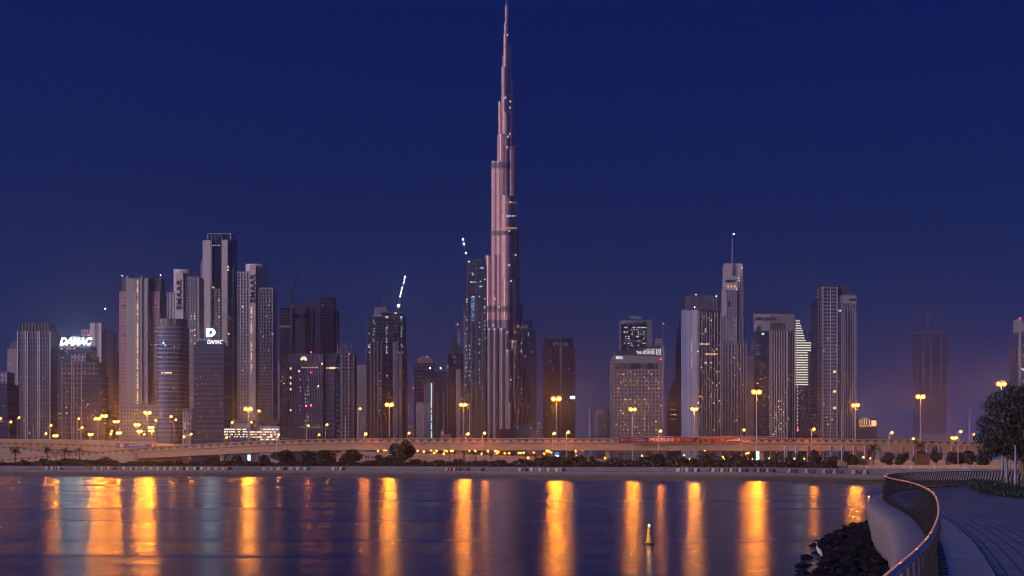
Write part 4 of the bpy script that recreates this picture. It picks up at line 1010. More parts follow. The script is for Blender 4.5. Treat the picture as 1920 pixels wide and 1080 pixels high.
# banner on the bridge
def banner():
    dd = 603.2
    o = empty('banner', (wx(1315, dd), dd, wz(825, dd)), 'very long red advertising banner hung on the bridge parapet', 'banner')
    X = lambda px: wx(px, dd) - wx(1315, dd); Z = lambda py: wz(py, dd) - wz(825, dd)
    MB().box(X(1158.5), X(1473), 0, .5, Z(831.4), Z(818.6)).build('frame', mat('banner_frame', (.45, .38, .36), .5), o)
    m = bpy.data.materials.new('banner_print'); m.use_nodes = True
    t = m.node_tree; b = t.nodes['Principled BSDF']; n, l = t.nodes.new, t.links.new
    tc = n('ShaderNodeTexCoord'); sp = n('ShaderNodeSeparateXYZ'); l(tc.outputs['Object'], sp.inputs[0])
    mr = n('ShaderNodeMapRange'); mr.inputs[1].default_value, mr.inputs[2].default_value = X(1159), X(1472); l(sp.outputs[0], mr.inputs[0])
    r = n('ShaderNodeValToRGB'); l(mr.outputs[0], r.inputs[0]); e = r.color_ramp.elements
    e[0].position, e[0].color = 0, (.13, .014, .035, 1); e[1].position, e[1].color = 1, (.16, .02, .03, 1)
    for p, c in ((.28, (.17, .018, .035, 1)), (.40, (.30, .055, .02, 1)), (.52, (.5, .13, .02, 1)), (.60, (.38, .06, .025, 1)), (.72, (.20, .02, .03, 1))):
        q = e.new(p); q.color = c
    l(r.outputs[0], b.inputs['Base Color']); b.inputs['Roughness'].default_value = .6
    MB().box(X(1159.2), X(1472.2), -.03, .1, Z(830.7), Z(819.3)).build('print', m, o)
    wt = mat('banner_white', (.8, .74, .72), .6); dk = mat('banner_dark', (.06, .02, .03), .6)
    def txt(s, x0, x1, y0, y1, bold=0, spacing=1.0, mt=wt):
        me = text_mesh(s, mt, (x1 - x0) * dd / FPX, (y1 - y0) * dd / FPX, .03, spacing, False, bold)
        if me: link('lettering', me, o, (X((x0 + x1) / 2), -.06, Z((y0 + y1) / 2)))
    txt('PRICELESS', 1218, 1264, 821.6, 827.6, .015, 1.15)
    txt('Join Mastercard', 1183, 1206, 821.6, 824.3); txt('at Expo 2020 Dubai', 1183, 1211, 825.4, 828)
    txt('\ufeae\ufee4\ufecc\ufedf\ufe8d \ufee6\ufee3', 1360, 1409, 821.8, 828.4, .02)
    txt('\ufe8e\ufee8\ufecc\ufee3 \ufe8d\ufeee\ufee4\ufec0\ufee7\ufe8d', 1420, 1445, 821.6, 824.4); txt('\ufef2\ufe91\ufea9 \u0662\u0660\u0662\u0660 \ufeee\ufe92\ufeb4\ufedb\ufe87 \ufef2\ufed3', 1418, 1445, 825.4, 828.4)
    def disc(px, py, rp, m, part='emblem_disc', y=-.05):
        mb = MB(); c = [(math.cos(2 * PI * k / 16), math.sin(2 * PI * k / 16)) for k in range(16)]
        rr = rp * dd / FPX
        mb.face([(X(px) + a * rr, y, Z(py) + q * rr) for a, q in c]); 
        for k in range(16):
            a, q = c[k], c[(k + 1) % 16]
            mb.face([(X(px) + a[0] * rr, y, Z(py) + a[1] * rr), (X(px) + a[0] * rr, y + .03, Z(py) + a[1] * rr), (X(px) + q[0] * rr, y + .03, Z(py) + q[1] * rr), (X(px) + q[0] * rr, y, Z(py) + q[1] * rr)])
        mb.build(part, m, o)
    rd, og = mat('emblem_red', (.5, .02, .03), .6), mat('emblem_orange', (.75, .22, .03), .6)
    for px in (1269, 1351): disc(px, 824.6, 2.9, rd); disc(px + 3.4, 824.6, 2.9, og, y=-.055)
    for px in (1166.5, 1464.5): disc(px, 824.2, 2.6, mat('emblem_rose', (.6, .3, .32), .6)); disc(px, 824.2, 1.5, rd, y=-.06)
    for k in range(3): disc(1173 + (k % 2) * 1.6, 822.5 + k * 1.4, .9, mat('emblem_rose', (.6, .3, .32), .6))
    def shape(pts):
        mb = MB(); P = [(X(a), -.05, Z(q)) for a, q in pts]; mb.face(list(reversed(P)))
        for i in range(len(P)): 
            j = (i + 1) % len(P); mb.face([P[i], P[j], (P[j][0], 0, P[j][2]), (P[i][0], 0, P[i][2])])
        mb.build('printed_silhouette', dk, o)
    shape([(1272, 830.4), (1272, 829.6), (1280, 827.6), (1288, 828.8), (1294, 829), (1297, 824.5), (1303, 820.6), (1311, 819.6), (1310, 822.5), (1304, 827), (1299, 830.4)])
    shape([(1311, 830.4), (1311, 826), (1312.2, 823.6), (1312, 820.2), (1313.4, 819.5), (1314.4, 820.6), (1314, 823.4), (1316, 827), (1316.5, 830.4)])
    shape([(1320.5, 829), (1320.5, 823.4), (1325, 823), (1325.4, 829)]); shape([(1331, 830.4), (1334, 827), (1332.6, 823.5), (1337.6, 822.4), (1337, 827), (1341, 830.4)])
banner()
def billboards():
    dd = 741
    o = empty('billboard', (wx(251, dd), dd, wz(840, dd)), 'purple billboard with white lettering on the lower flyover at left', 'billboard')
    X = lambda px: wx(px, dd) - wx(251, dd); Z = lambda py: wz(py, dd) - wz(840, dd)
    MB().prism([(X(217), 0), (X(284.5), -1), (X(284.5), -.6), (X(217), .4)], Z(840), Z(830.3), [Z(830.3), Z(832.6), Z(832.6), Z(830.3)]).build('panel', mat('billboard_purple', (.075, .06, .20), .5), o)
    w = mat('banner_white', (.8, .74, .72)); me = text_mesh('Buy & Sell Used Cars', w, X(272) - X(243), Z(832.5) - Z(836), .05, bold=.02); link('lettering', me, o, (X(257.5), -.75, Z(834.6)), (0, 0, -.06))
    MB().box(X(225.5), X(232), -.62, -.2, Z(839), Z(831.3)).build('pale_panel', mat('billboard_pale', (.5, .36, .36), .6), o)
    o = empty('billboard', (wx(303, 775), 775, wz(838, 775)), 'orange-lit fascia with dark lettering right of the purple billboard', 'billboard')
    X = lambda px: wx(px, 775) - wx(303, 775); Z = lambda py: wz(py, 775) - wz(838, 775)
    MB().box(X(285), X(324), 0, .5, Z(839), Z(832.6)).build('panel', mat('fascia_orange', (.75, .5, .22), .6), o)
    link('lettering', text_mesh('GARG', letter_dark, X(313) - X(296), Z(834.3) - Z(838), .05), o, (X(304.5), -.05, Z(836.2))); MB().box(X(290), X(293.5), -.05, .1, Z(837.6), Z(834)).build('emblem', letter_dark, o)
    # traffic sign backs behind the parapet
    for x0, x1, y, lab in ((825, 846, 813.5, 'tall louvred sign back above the bridge, left of the tallest skyscraper'), (856, 871, 815.8, 'short louvred sign back above the bridge under the pale slab'), (530, 551, 820.8, 'rust-coloured sign back above the bridge, right of the lit office')):
        d2 = 660; o = empty('road_sign', (wx((x0 + x1) / 2, d2), d2, wz(826, d2)), lab, 'sign')
        X = lambda px: wx(px, d2) - wx((x0 + x1) / 2, d2); Z = lambda py: wz(py, d2) - wz(826, d2)
        k = 0; x = x0
        while x < x1:
            MB().box(X(x), X(min(x + 2.6, x1)) , 0, .2, Z(823), Z(y - (3 if k < 2 and x1 - x0 > 20 and x0 > 800 else 0))).build('panel', mat('sign_back', (.20, .10, .09), .7), o); x += 3.1; k += 1
        MB().box(X(x0), X(x1), .2, .35, Z(821), Z(820)).build('rail', dark_steel, o)
billboards()
# ------------------------------------------------------------------ lamps
def bulb(name, m, parent, loc, sx=.5, sz=.3):
    k = 'bulb' + m.name
    if k not in UNIT: UNIT[k] = MB().ball((0, 0, 0), 1, n=6, m=4).mesh('lamp_bulb', m)
    return link(name, UNIT[k], parent, loc, scale=(sx, sx, sz))
halo_glow = emit('halo_ring', (1.0, .24, .012), 1.6, False)  # orange halo colour for the rings added round the bulbs
def lens(h, loc, sx, sz):
    """added glowing ring that imitates the glare halo round a lamp bulb"""
    if 'ring' not in UNIT:
        mb = MB(); n, m = 14, 6
        P = lambda i, j: ((1 + .30 * math.cos(2 * PI * j / m)) * math.cos(2 * PI * i / n), .30 * math.sin(2 * PI * j / m), (1 + .30 * math.cos(2 * PI * j / m)) * math.sin(2 * PI * i / n))
        for i in range(n):
            for j in range(m): mb.face([P(i, j), P(i, j + 1), P(i + 1, j + 1), P(i + 1, j)])
        UNIT['ring'] = mb.mesh('halo_ring', halo_glow)
    return link('halo_ring', UNIT['ring'], h, (0, loc[1] * .2, loc[2]), scale=(sx * .74, sx * .74, sz * 1.0))
def lamp(kind, x, yt, d, label, yb=None, q=1.0, group=None, pole_w=.16, zb=None):
    zb = GZ if zb is None else zb
    H = wz(yt, d) - zb
    o = empty('street_lamp', (wx(x, d), d, zb), label, 'street lamp', group)
    MB().cyl(0, 0, pole_w * (1.5 if kind in ('mast', 'quad') else 1), 0, H, 8, pole_w * .7).build('pole', steel_grey, o)
    if kind == 'mast':
        MB().tube([(-1.0 * q, 0, H - .1), (0, 0, H + .15), (1.0 * q, 0, H - .1)], .07, 5).build('arm', steel_grey, o)
        for s in (-1, 1):
            h = MB().box(-.55 * q, .55 * q, -.45, .45, .12, .34).build('lamp_head', steel_grey, o, (s * .82 * q, 0, H - .1))
            bulb('lamp_glass', sodium_big, h, (0, -.25, -.08), .36 * q, .24 * q); lens(h, (0, 1.0, -.05), .95 * q, .66 * q)
    elif kind == 'quad':
        MB().tube([(-.8, 0, H), (.8, 0, H)], .07, 5).tube([(-.8, 0, H - 1.7), (.8, 0, H - 1.7)], .07, 5).build('arm', steel_grey, o)
        for s in (-1, 1):
            for z in (0, -1.7):
                h = MB().box(-.45, .45, -.4, .4, .12, .3).build('lamp_head', steel_grey, o, (s * .75, 0, H + z)); bulb('lamp_glass', sodium_big, h, (0, -.2, -.06), .34, .26); lens(h, (0, .9, -.05), .8, .6)
    elif kind in ('single', 'near'):
        MB().tube([(0, 0, H - .6), (.25, -.1, H - .1), (.9 * q, -.2, H + .1)], .05, 5).build('arm', steel_grey, o)
        h = MB().box(-.5, .5, -.18, .18, .05, .2).build('lamp_head', steel_grey, o, (.9 * q, -.2, H + .02)); bulb('lamp_glass', sodium_near if kind == 'near' else sodium, h, (0, -.1, -.05), .24 * q, .19 * q); lens(h, (0, .7, -.02), .62 * q, .48 * q)
    elif kind == 'dark':
        MB().tube([(0, 0, H - .5), (.2, 0, H), (1.0, 0, H + .15)], .05, 5).build('arm', steel_grey, o)
    elif kind == 'tiny':
        h = MB().box(-.4, .4, -.2, .2, .05, .25).build('lamp_head', steel_grey, o, (0, -.1, H)); bulb('lamp_glass', sodium_small, h, (0, 0, -.12), .27 * q, .25 * q); lens(h, (0, .7, -.08), .56 * q, .48 * q)
    return o
M_ = [  # twin-head masts: column, row, distance, size, where
 (465.5, 766, 720, 1.25, 'before the pale tower with lettered fin'), (730, 758, 720, 1.25, 'before the white-lit unfinished tower'), (868.5, 758, 720, 1.1, 'left of the foot of the tallest skyscraper'),
 (1043, 747, 700, 1.45, 'before the dark blocky lettered tower'), (1186.5, 767, 710, 1.05, 'before the beige hotel'), (1302, 766, 710, 1.05, 'before the tall twin-faced tower with finned crown'),
 (1418.5, 734, 585, 1.15, 'standing in front of the red banner near its right end'), (1604, 759, 700, 1.15, 'right of the tall dark stepped tower'), (1726, 743, 690, 1.3, 'before the hazy concrete skeleton'), (1878, 719, 650, 1.3, 'rising out of the big tree at right'),
 (276.5, 773, 760, 1.15, 'before the right half of the rose tower'), (183.3, 784, 740, 1.0, 'nearer one of the pair left of the rose tower'), (195.3, 779, 800, 1.1, 'taller one of the pair left of the rose tower'),
 (217.8, 790, 900, 1.1, 'just left of the rose tower base'), (257, 796, 900, 1.15, 'low before the rose tower, upper of two'), (262, 808, 860, 1.0, 'low before the rose tower, lower of two'), (223, 811, 900, .95, 'lowest one left of the rose tower'), (169.8, 814, 900, .9, 'low above the flyover below the black box building'), (104, 816.5, 900, 1.0, 'low above the flyover below the slim grey block')]
for x, y, d, q, w in M_: lamp('mast', x, y, d, 'twin-head lamp mast ' + w, q=q)
lamp('quad', 283.3, 801, 800, 'four-headed orange lamp cluster left of the banded tower')
S_ = [
 (16.8, 791, 700, 'leftmost of the near lamps over the flyover'), (32.7, 783, 790, 'tall one before the white-finned tower'), (-1.5, 784.5, 790, 'half cut by the left edge'), (92.5, 797.5, 760, 'below the column of orange windows'), (82.8, 813, 640, 'short one before the palms at left'),
 (144.5, 785, 800, 'before the mid-rise with pale corner fins'), (150.5, 802, 740, 'before the black box building'), (204.8, 813.5, 640, 'nearer of two close lamps on the ramp'), (206.8, 808, 690, 'farther of two close lamps on the ramp'), (268, 814, 850, 'small one right of the low twin lamps'),
 (289.2, 788, 760, 'beside the left edge of the banded tower'), (317.5, 781, 690, 'upper one before the banded tower'), (326.5, 787, 800, 'lower one before the banded tower'), (341.8, 818.5, 860, 'low one at the foot of the banded tower'), (355, 814, 600, 'slim one in front of the bridge below the black glass tower'),
 (432, 792, 740, 'left of the lit office'), (468.3, 791.5, 760, 'just right of the mast before the lettered fin tower'), (421.8, 820.5, 860, 'low one at the left corner of the lit office'), (482, 770.5, 655, 'tall thin one rising from the bridge by the lit office'), (506, 818, 860, 'low one before the lit windows of the office'), (518.7, 815, 595, 'tall near one in front of the bridge right of the lit office'),
 (574.5, 798, 720, 'beside the palm-shaped antenna mast'), (595.5, 815, 800, 'low one right of the antenna mast'), (610, 796, 730, 'before the glass corner of the flower emblem tower'), (671.3, 766, 650, 'tall thin one left of the white-lit unfinished tower'), (682.8, 813.5, 590, 'near one in front of the bridge left of the big round tree'),
 (763.5, 812, 760, 'low one right of the white-lit unfinished tower'), (873.8, 813.5, 590, 'near one beside the fluted pier left of centre'), (905.2, 812, 590, 'near one before the foot of the tallest skyscraper'), (1035.8, 812.5, 590, 'near one left of the blue and white totem'), (1062, 810, 590, 'near one right of the blue and white totem'),
 (1235, 808, 590, 'in front of the red banner lettering'), (1391, 806, 590, 'in front of the middle right of the red banner'), (1521.5, 804.5, 590, 'in front of the bridge among the flag poles'), (1667.5, 811, 480, 'near one on the right waterfront lawn'), (1708.5, 822.5, 700, 'small one left of the hazy skeleton mast'), (1796.5, 809, 470, 'near one left of the big tree'), (1822.5, 814, 660, 'partly behind the big tree')]
for x, y, d, w in S_:
  near = d == 590
  if near: d = at(MAIN, x)[1] - 9
  lamp('near' if near else 'single', x, y, d, 'orange street lamp, ' + w, q=.85 if y > 805 and d < 700 else 1.0)
lamp('mast', 1789.3, 820, 640, 'low three-headed orange lamp left of the big tree', q=.9); 
for x, y, d, w in ((63, 803, 690, 'before the white-finned tower'), (1105, 766, 645, 'between the dark blocky tower and the beige hotel'), (1578.5, 770, 645, 'before the tall dark stepped tower'), (1818.5, 770, 640, 'left of the big tree'), (880.3, 764, 645, 'right of the mast at the foot of the tallest skyscraper'), (710, 765, 3000, '') , (648, 780, 645, 'right of the dashed-panel tower')):
    if w: lamp('dark', x, y, d, 'unlit grey lamp post ' + w, pole_w=.13)
small = [(709, 845), (720, 844.5), (724, 844.5), (764, 846), (783, 845), (795, 846), (809, 844.5), (814, 849), (818.5, 845), (833.5, 844), (832, 850.5), (838, 846), (846, 845), (849.5, 845), (880, 845), (891, 845), (903, 851), (915, 845.5), (929, 845), (931.5, 850), (946, 849.5), (955, 849.5), (935, 847), (972.5, 849), (976.5, 849), (982, 848), (1001, 848), (1020, 850), (1026, 845), (1029.5, 845.5), (1033, 848), (1079, 845), (1091.5, 844), (1106.5, 843.5), (1082, 854.5), (990.5, 858), (1134, 858), (1204, 854), (1321.5, 844.5), (1334.5, 843.5), (1348.5, 843), (1283, 853), (1293, 860.5), (1301, 860.5), (1349, 860), (1355, 856), (1358, 860), (1369, 853.5), (1399, 850), (1403, 848.5), (1401, 860), (1405.5, 860), (1411, 860), (1442, 859.5), (1489.5, 859.5), (1508, 859.5), (1582, 859), (1241, 861.5), (1247, 861), (1253, 861), (1262, 861), (1619, 857), (1632, 859)]
anch = [(709, 'left of the big round tree'), (775, 'right of the big round tree'), (866, 'left of the fluted pier near centre'), (960, 'below the tallest skyscraper'), (1060, 'beside the blue and white totem'), (1200, 'below the beige hotel'), (1320, 'below the red banner'), (1430, 'near the right-hand white totem'), (1600, 'behind the flag poles')]
from collections import Counter
cnt = Counter(); ordw = ['first', 'second', 'third', 'fourth', 'fifth', 'sixth', 'seventh', 'eighth', 'ninth', 'tenth', 'eleventh', 'twelfth', 'thirteenth', 'fourteenth', 'fifteenth', 'sixteenth']
for x, y in sorted(small):
    a = min(anch, key=lambda q: abs(q[0] - x))[1]
    dd = 760 if (x, y) in ((1321.5, 844.5), (1334.5, 843.5), (1348.5, 843)) else (900 if y < 852 else 800)
    lamp('tiny', x, y, dd, ordw[cnt[a]] + ' small orange lamp under the bridge, ' + a, q=1.5 if (x, y) == (1026, 845) else .55 + .35 * ((x * 7 + y * 3) % 10) / 10, group='small lamps seen under the bridge', pole_w=.1); cnt[a] += 1

# ------------------------------------------------------------------ foliage
leaf_dark = mat('dark_leaf', (.014, .017, .011), .55, noise=.35, nscale=2.0)
leaf_mid = mat('olive_leaf', (.022, .025, .014), .55, noise=.3, nscale=2.0)
leaf_hedge = mat('hedge_leaf', (.013, .027, .011), .5, noise=.3, nscale=3.0)
bark = mat('bark', (.11, .075, .055), .85, noise=.3, nscale=3)
def leaves(n, blobs, size, seed, flat=.0):
    """leaf quads scattered through lobes (x, y, z, rx, ry, rz) with gaps between them"""
    r = random.Random(seed); mb = MB()
    tot = sum(b[3] * b[4] * b[5] for b in blobs) ** 1.0
    wts = [(b[3] * b[4] * b[5]) ** .75 for b in blobs]
    for _ in range(n):
        b = r.choices(blobs, wts)[0]
        while True:
            v = Vector((r.uniform(-1, 1), r.uniform(-1, 1), r.uniform(-1, 1)))
            if .35 < v.length < 1: break
        v = v.normalized() * (v.length ** .5)
        c = Vector((b[0] + v.x * b[3], b[1] + v.y * b[4], b[2] + v.z * b[5]))
        nrm = (v + Vector((r.gauss(0, .6), r.gauss(0, .6), r.gauss(.25, .6)))).normalized()
        a = nrm.cross(Vector((r.gauss(0, 1), r.gauss(0, 1), r.gauss(0, 1)))).normalized(); q = nrm.cross(a)
        s = size * r.uniform(.6, 1.4)
        mb.face([c - a * s, c - q * s * .45, c + a * s, c + q * s * .45])
    return mb
def blobset(w, h, z0, n, seed, dep=None):
    r = random.Random(seed); dep = dep or w; B = []
    for _ in range(n):
        a, q = r.uniform(0, 2 * PI), math.sqrt(r.random())
        zz = r.random()
        k = math.sqrt(max(.05, 1 - (2 * zz - 1) ** 2 * .8))
        s = r.uniform(.18, .30)
        B.append((math.cos(a) * q * w * .36 * k, math.sin(a) * q * dep * .36 * k, z0 + h * (.18 + .64 * zz), w * s, dep * s, h * s))
    return B
shrub_meshes = [leaves(620, blobset(3.0, 2.4, -.45, 9, 100 + i), .25, 200 + i).mesh('foliage', leaf_dark if i % 2 else leaf_mid) for i in range(4)]
def shrubs():
    r = random.Random(21)
    x = -8.0
    while x < 1562:
        X, Y, h = along(min(max(x, -400), 1900), 5 + r.uniform(0, 2.5))
        s = r.uniform(.75, 1.15) * (1.35 if 60 < x < 200 or 1010 < x < 1075 or 1200 < x < 1290 else 1.0) * (1.25 if 1500 > x > 880 else 1.1)
        o = link('shrub', shrub_meshes[r.randrange(4)], None, (X, Y, GZ - .2), (0, 0, r.uniform(0, 6.28)), (s * 1.2, s, s * r.uniform(.75, 1.15)))
        tag(o, 'dark leafy shrub in the continuous row above the far quay wall', 'shrub', 'shrubs along the far quay')
        x += r.uniform(5, 8)
shrubs()
def round_tree(x, ytop, ybase, w, d, label, seed, n=1500, m=None, trunk=True):
    H = (ybase - ytop) / FPX * d; wd = w / FPX * d
    z = wz(ybase, d); 
    o = empty('tree', (wx(x, d), d, GZ - .1), label, 'tree')
    H = wz(ytop, d) - GZ
    mb = MB(); r = random.Random(seed)
    tz = H * .30
    mb.tube([(0, 0, 0), (.05, 0, tz * .6), (0, .05, tz * 1.2)], [.22, .17, .13], 7)
    for k in range(5):
        a = k * 1.256 + r.uniform(-.3, .3); mb.tube([(0, 0, tz), (math.cos(a) * wd * .16, math.sin(a) * wd * .16, H * .5), (math.cos(a) * wd * .3, math.sin(a) * wd * .3, H * .72)], [.11, .07, .03], 5)
    mb.build('trunk', bark, o)
    leaves(n, blobset(wd, H * .86, H * .12, 11, seed), .155 * wd ** .5, seed + 1).build('crown', m or leaf_dark, o)
for i, (x, yt, yb, w, d, lab) in enumerate([
    (752, 826.5, 868, 47, 520, 'largest round dark tree rising in front of the bridge'), (719, 849.5, 868, 32, 520, 'small domed tree left of the largest round tree'), (655, 842, 868, 46, 530, 'broad domed tree two to the left of the largest round tree'), (608, 843.5, 868, 36, 540, 'right half of the joined dark trees below the antenna mast'), (578, 845, 868, 36, 545, 'left half of the joined dark trees below the antenna mast'), (531, 843.5, 868, 44, 540, 'broad dark tree right of the small white totem at left'), (497, 852, 868, 26, 545, 'low bushy tree just right of the white totem at left'), (445, 853, 868, 28, 555, 'low bushy tree left of the white totem at left'), (398, 856, 868, 34, 560, 'low bushy tree under the rising bridge end'),
    (1088, 853, 868, 26, 700, 'low round tree right of the blue and white totem'), (1058, 854, 868, 18, 700, 'small round tree beside the blue and white totem'), (1110, 855, 868, 16, 690, 'pale small tree under the bridge left of the fluted pier'), (1600, 852, 868, 26, 540, 'bushy tree at the second group of flag poles'), (1268, 853, 868, 20, 700, 'small tree under the red banner lettering'),
    (1530, 843, 868, 32, 540, 'dark tree behind the orange flag'), (1562, 852, 868, 22, 540, 'lower dark tree right of the orange flag'), (1588, 846, 868, 18, 540, 'narrow dark tree at the end of the first flag row'), (1663, 847, 868, 26, 480, 'dark tree left of the near lamp on the right lawn'), (1692, 847, 868, 30, 480, 'dark tree right of the near lamp on the right lawn'), (1725, 843.5, 866, 30, 485, 'dark tree behind the wooden slatted hut'), (1756, 836.5, 867, 24, 470, 'tallest narrow dark tree right of the wooden hut'), (1782, 846, 867, 16, 470, 'small dark tree two right of the wooden hut'), (1800, 846, 867, 24, 475, 'dark tree behind the near lamp left of the big tree'), (1819, 844, 867, 26, 470, 'dark tree just left of the big tree'), (1843, 850, 868, 30, 470, 'dim tree beneath the big tree crown')]):
    round_tree(x, yt, yb, w, d, lab, 300 + i, n=2600 if i == 0 else 1500)
def palm(x, ytop, w, d, label, seed, n=34, trunk=.22, m=None, name='palm_tree', base=None):
    H = wz(ytop, d) - GZ; R_ = w / FPX * d * .5
    o = empty(name, (wx(x, d), d, GZ - .1), label, 'palm tree'); r = random.Random(seed)
    hub = max(.8, H - R_ * .55)
    mb = MB(); mb.tube([(0, 0, 0), (.06, 0, hub * .5), (0, 0, hub)], [trunk * 1.3, trunk, trunk], 8).build('trunk', bark, o)
    mb = MB()
    for k in range(n):
        a = 2 * PI * k / n * 2.4 + r.uniform(-.2, .2); up = r.uniform(-.35, 1.25)
        L_ = R_ * r.uniform(.85, 1.15); pts = []
        for j in range(6):
            t = j / 5; e = up - 1.15 * t
            pts.append(pts[-1] + Vector((math.cos(a) * math.cos(e), math.sin(a) * math.cos(e), math.sin(e))) * L_ / 5 if pts else Vector((0, 0, hub)))
        for j in range(5):
            p, q = pts[j], pts[j + 1]; t = (q - p).normalized(); sd_ = t.cross(Vector((0, 0, 1)));
            if sd_.length < .05: sd_ = Vector((1, 0, 0))
            sd_.normalize()
            for f in (.0, .5):
                c = p.lerp(q, f); ll = L_ * .20 * math.sin(PI * min(.95, (j + f + .8) / 5.8)) + .05
                for s in (-1, 1):
                    tip = c + sd_ * s * ll * .8 + t * ll * .7 - Vector((0, 0, ll * .35))
                    mb.face([c - t * .035 * L_ , c + t * .035 * L_, tip])
    mb.build('fronds', m or leaf_dark, o)
for i, (x, y, w, d, lab) in enumerate([(28, 834, 30, 660, 'leftmost large palm before the lower flyover'), (88, 833.5, 28, 655, 'second large palm before the lower flyover'), (121, 836, 24, 655, 'third palm before the lower flyover'), (149, 836.5, 22, 650, 'fourth palm, nearest the purple billboard'),
    (1004, 849, 14, 760, 'small palm under the bridge below the terrace building'), (985, 842.5, 13, 700, 'tall thin palm under the bridge left of the totem'), (1017, 842, 13, 700, 'tall thin palm just left of the blue and white totem'), (1066, 842, 14, 700, 'tall thin palm right of the blue and white totem'), (1100, 842, 13, 700, 'tall thin palm left of the fluted pier under the banner end'), (1164.5, 844.5, 20, 700, 'short palm right of the fluted pier'), (1217, 842, 20, 680, 'thick palm under the banner lettering'), (1237, 842, 12, 700, 'thin palm trunk under the banner lettering'), (1254, 842, 12, 700, 'thin palm just right of the banner lettering trunk'), (920.5, 849, 13, 760, 'small palm left of the totem road lamps'), (891, 846, 12, 700, 'thin palm right of the fluted pier near centre'), (843, 843, 9, 700, 'left of two thin palms by the central pier'), (852, 843, 9, 700, 'right of two thin palms by the central pier'),
    (1327, 842.5, 56, 610 - 60, 'widest bushy palm under the middle of the banner'), (1378, 842.5, 44, 550, 'bushy palm left of the right-hand totem'), (1412, 844, 30, 560, 'palm behind the right-hand totem'), (1458, 843, 46, 550, 'bushy palm right of the right-hand totem'), (1500, 845, 34, 555, 'palm between the first flag poles'), (1637, 830, 38, 520, 'tall palm among the flags right of the dark stepped tower'), (1725, 824, 36, 510, 'tall palm above the wooden slatted hut')]):
    palm(x, y, w, d, lab, 500 + i, n=44 if w > 25 else 26, trunk=.24 if w > 18 else .18)
def antenna():
    d = 700; o = empty('antenna_mast', (wx(576, d), d, GZ), 'palm-shaped antenna mast with two red lights above the bridge', 'antenna mast')
    H = wz(773, d) - GZ
    MB().cyl(0, 0, .28, 0, H, 10, .2).build('pole', dark_steel, o)
    mb = MB(); r = random.Random(8)
    for k in range(22):
        a = 2 * PI * k / 22; e = r.uniform(-.5, 1.1); L_ = 2.3
        p1 = Vector((math.cos(a) * math.cos(e), math.sin(a) * math.cos(e), math.sin(e))) * L_ * .6 + Vector((0, 0, H)); p2 = p1 + Vector((math.cos(a) * .8, math.sin(a) * .8, math.sin(e) - .9)) * L_ * .5
        mb.tube([(0, 0, H), p1, p2], [.07, .12, .03], 4)
    mb.build('fronds', leaf_dark, o)
    MB().box(-.3, .3, -.3, .3, H, H + 2).build('antenna', dark_steel, o)
    for x, y in ((574.3, 761), (583.3, 760)): link('beacon', unit_ball(red_light), o, (wx(x, d) - wx(576, d), -.5, wz(y, d) - GZ), scale=(.35,) * 3)
    MB().tube([(0, -.5, H + 1.6), (wx(583.3, d) - wx(576, d), -.5, wz(760.8, d) - GZ)], .06, 4).build('beacon_arm', dark_steel, o)
antenna()
# ------------------------------------------------------------------ flags, totems, hut, posts
def flags():
    cols = {'red': (.26, .03, .04), 'orange': (.5, .12, .03), 'blue': (.07, .09, .28), 'purple': (.10, .07, .20), 'pink': (.28, .07, .11), 'grey': (.25, .20, .22)}
    for x, c, w, d in ((1471, 'grey', 'leftmost, by the banner end', 575), (1491.7, 'grey', 'second from left, by the palm', 575), (1513.7, 'red', 'third, before the dark tree', 575), (1534.5, 'orange', 'brightest, before the dark tree', 575), (1556.7, 'purple', 'right of the brightest orange flag', 575), (1578.3, 'blue', 'two right of the brightest orange flag', 575), (1600.8, 'red', 'beside the mast right of the dark stepped tower', 570), (1621, 'pink', 'left of the tall palm', 570), (1644, 'grey', 'right of the tall palm', 570), (1690, 'red', 'left of the palm above the hut', 565), (1713.5, 'pink', 'behind the palm above the hut', 565), (1737, 'blue', 'right of the palm above the hut', 565), (1760.5, 'purple', 'above the tallest narrow tree', 565), (1784.8, 'red', 'left of the near lamp by the big tree', 565), (1809, 'pink', 'nearest the big tree', 565)):
        o = empty('flag_pole', (wx(x, d), d, GZ), f'slim pole with a {c} banner flag, {w}', 'flag', 'banner flags before the bridge')
        H = wz(836.5, d) - GZ
        MB().cyl(0, 0, .13, 0, H, 8, .09).build('pole', white_paint, o)
        mb = MB(); n = 6; w_ = 1.0
        pts = [(.1 + w_ * k / n, .08 * math.sin(k * 1.1)) for k in range(n + 1)]
        for k in range(n):
            a, b = pts[k], pts[k + 1]; z0, z1 = H - 4.6, H - .15
            mb.face([(a[0], a[1], z0), (b[0], b[1], z0), (b[0], b[1], z1), (a[0], a[1], z1)]); mb.face([(b[0], b[1] + .02, z0), (a[0], a[1] + .02, z0), (a[0], a[1] + .02, z1), (b[0], b[1] + .02, z1)])
        mb.build('flag_cloth', mat('flag_' + c, cols[c], .7), o); MB().ball((0, 0, H + .08), .13).build('finial', white_paint, o)
flags()
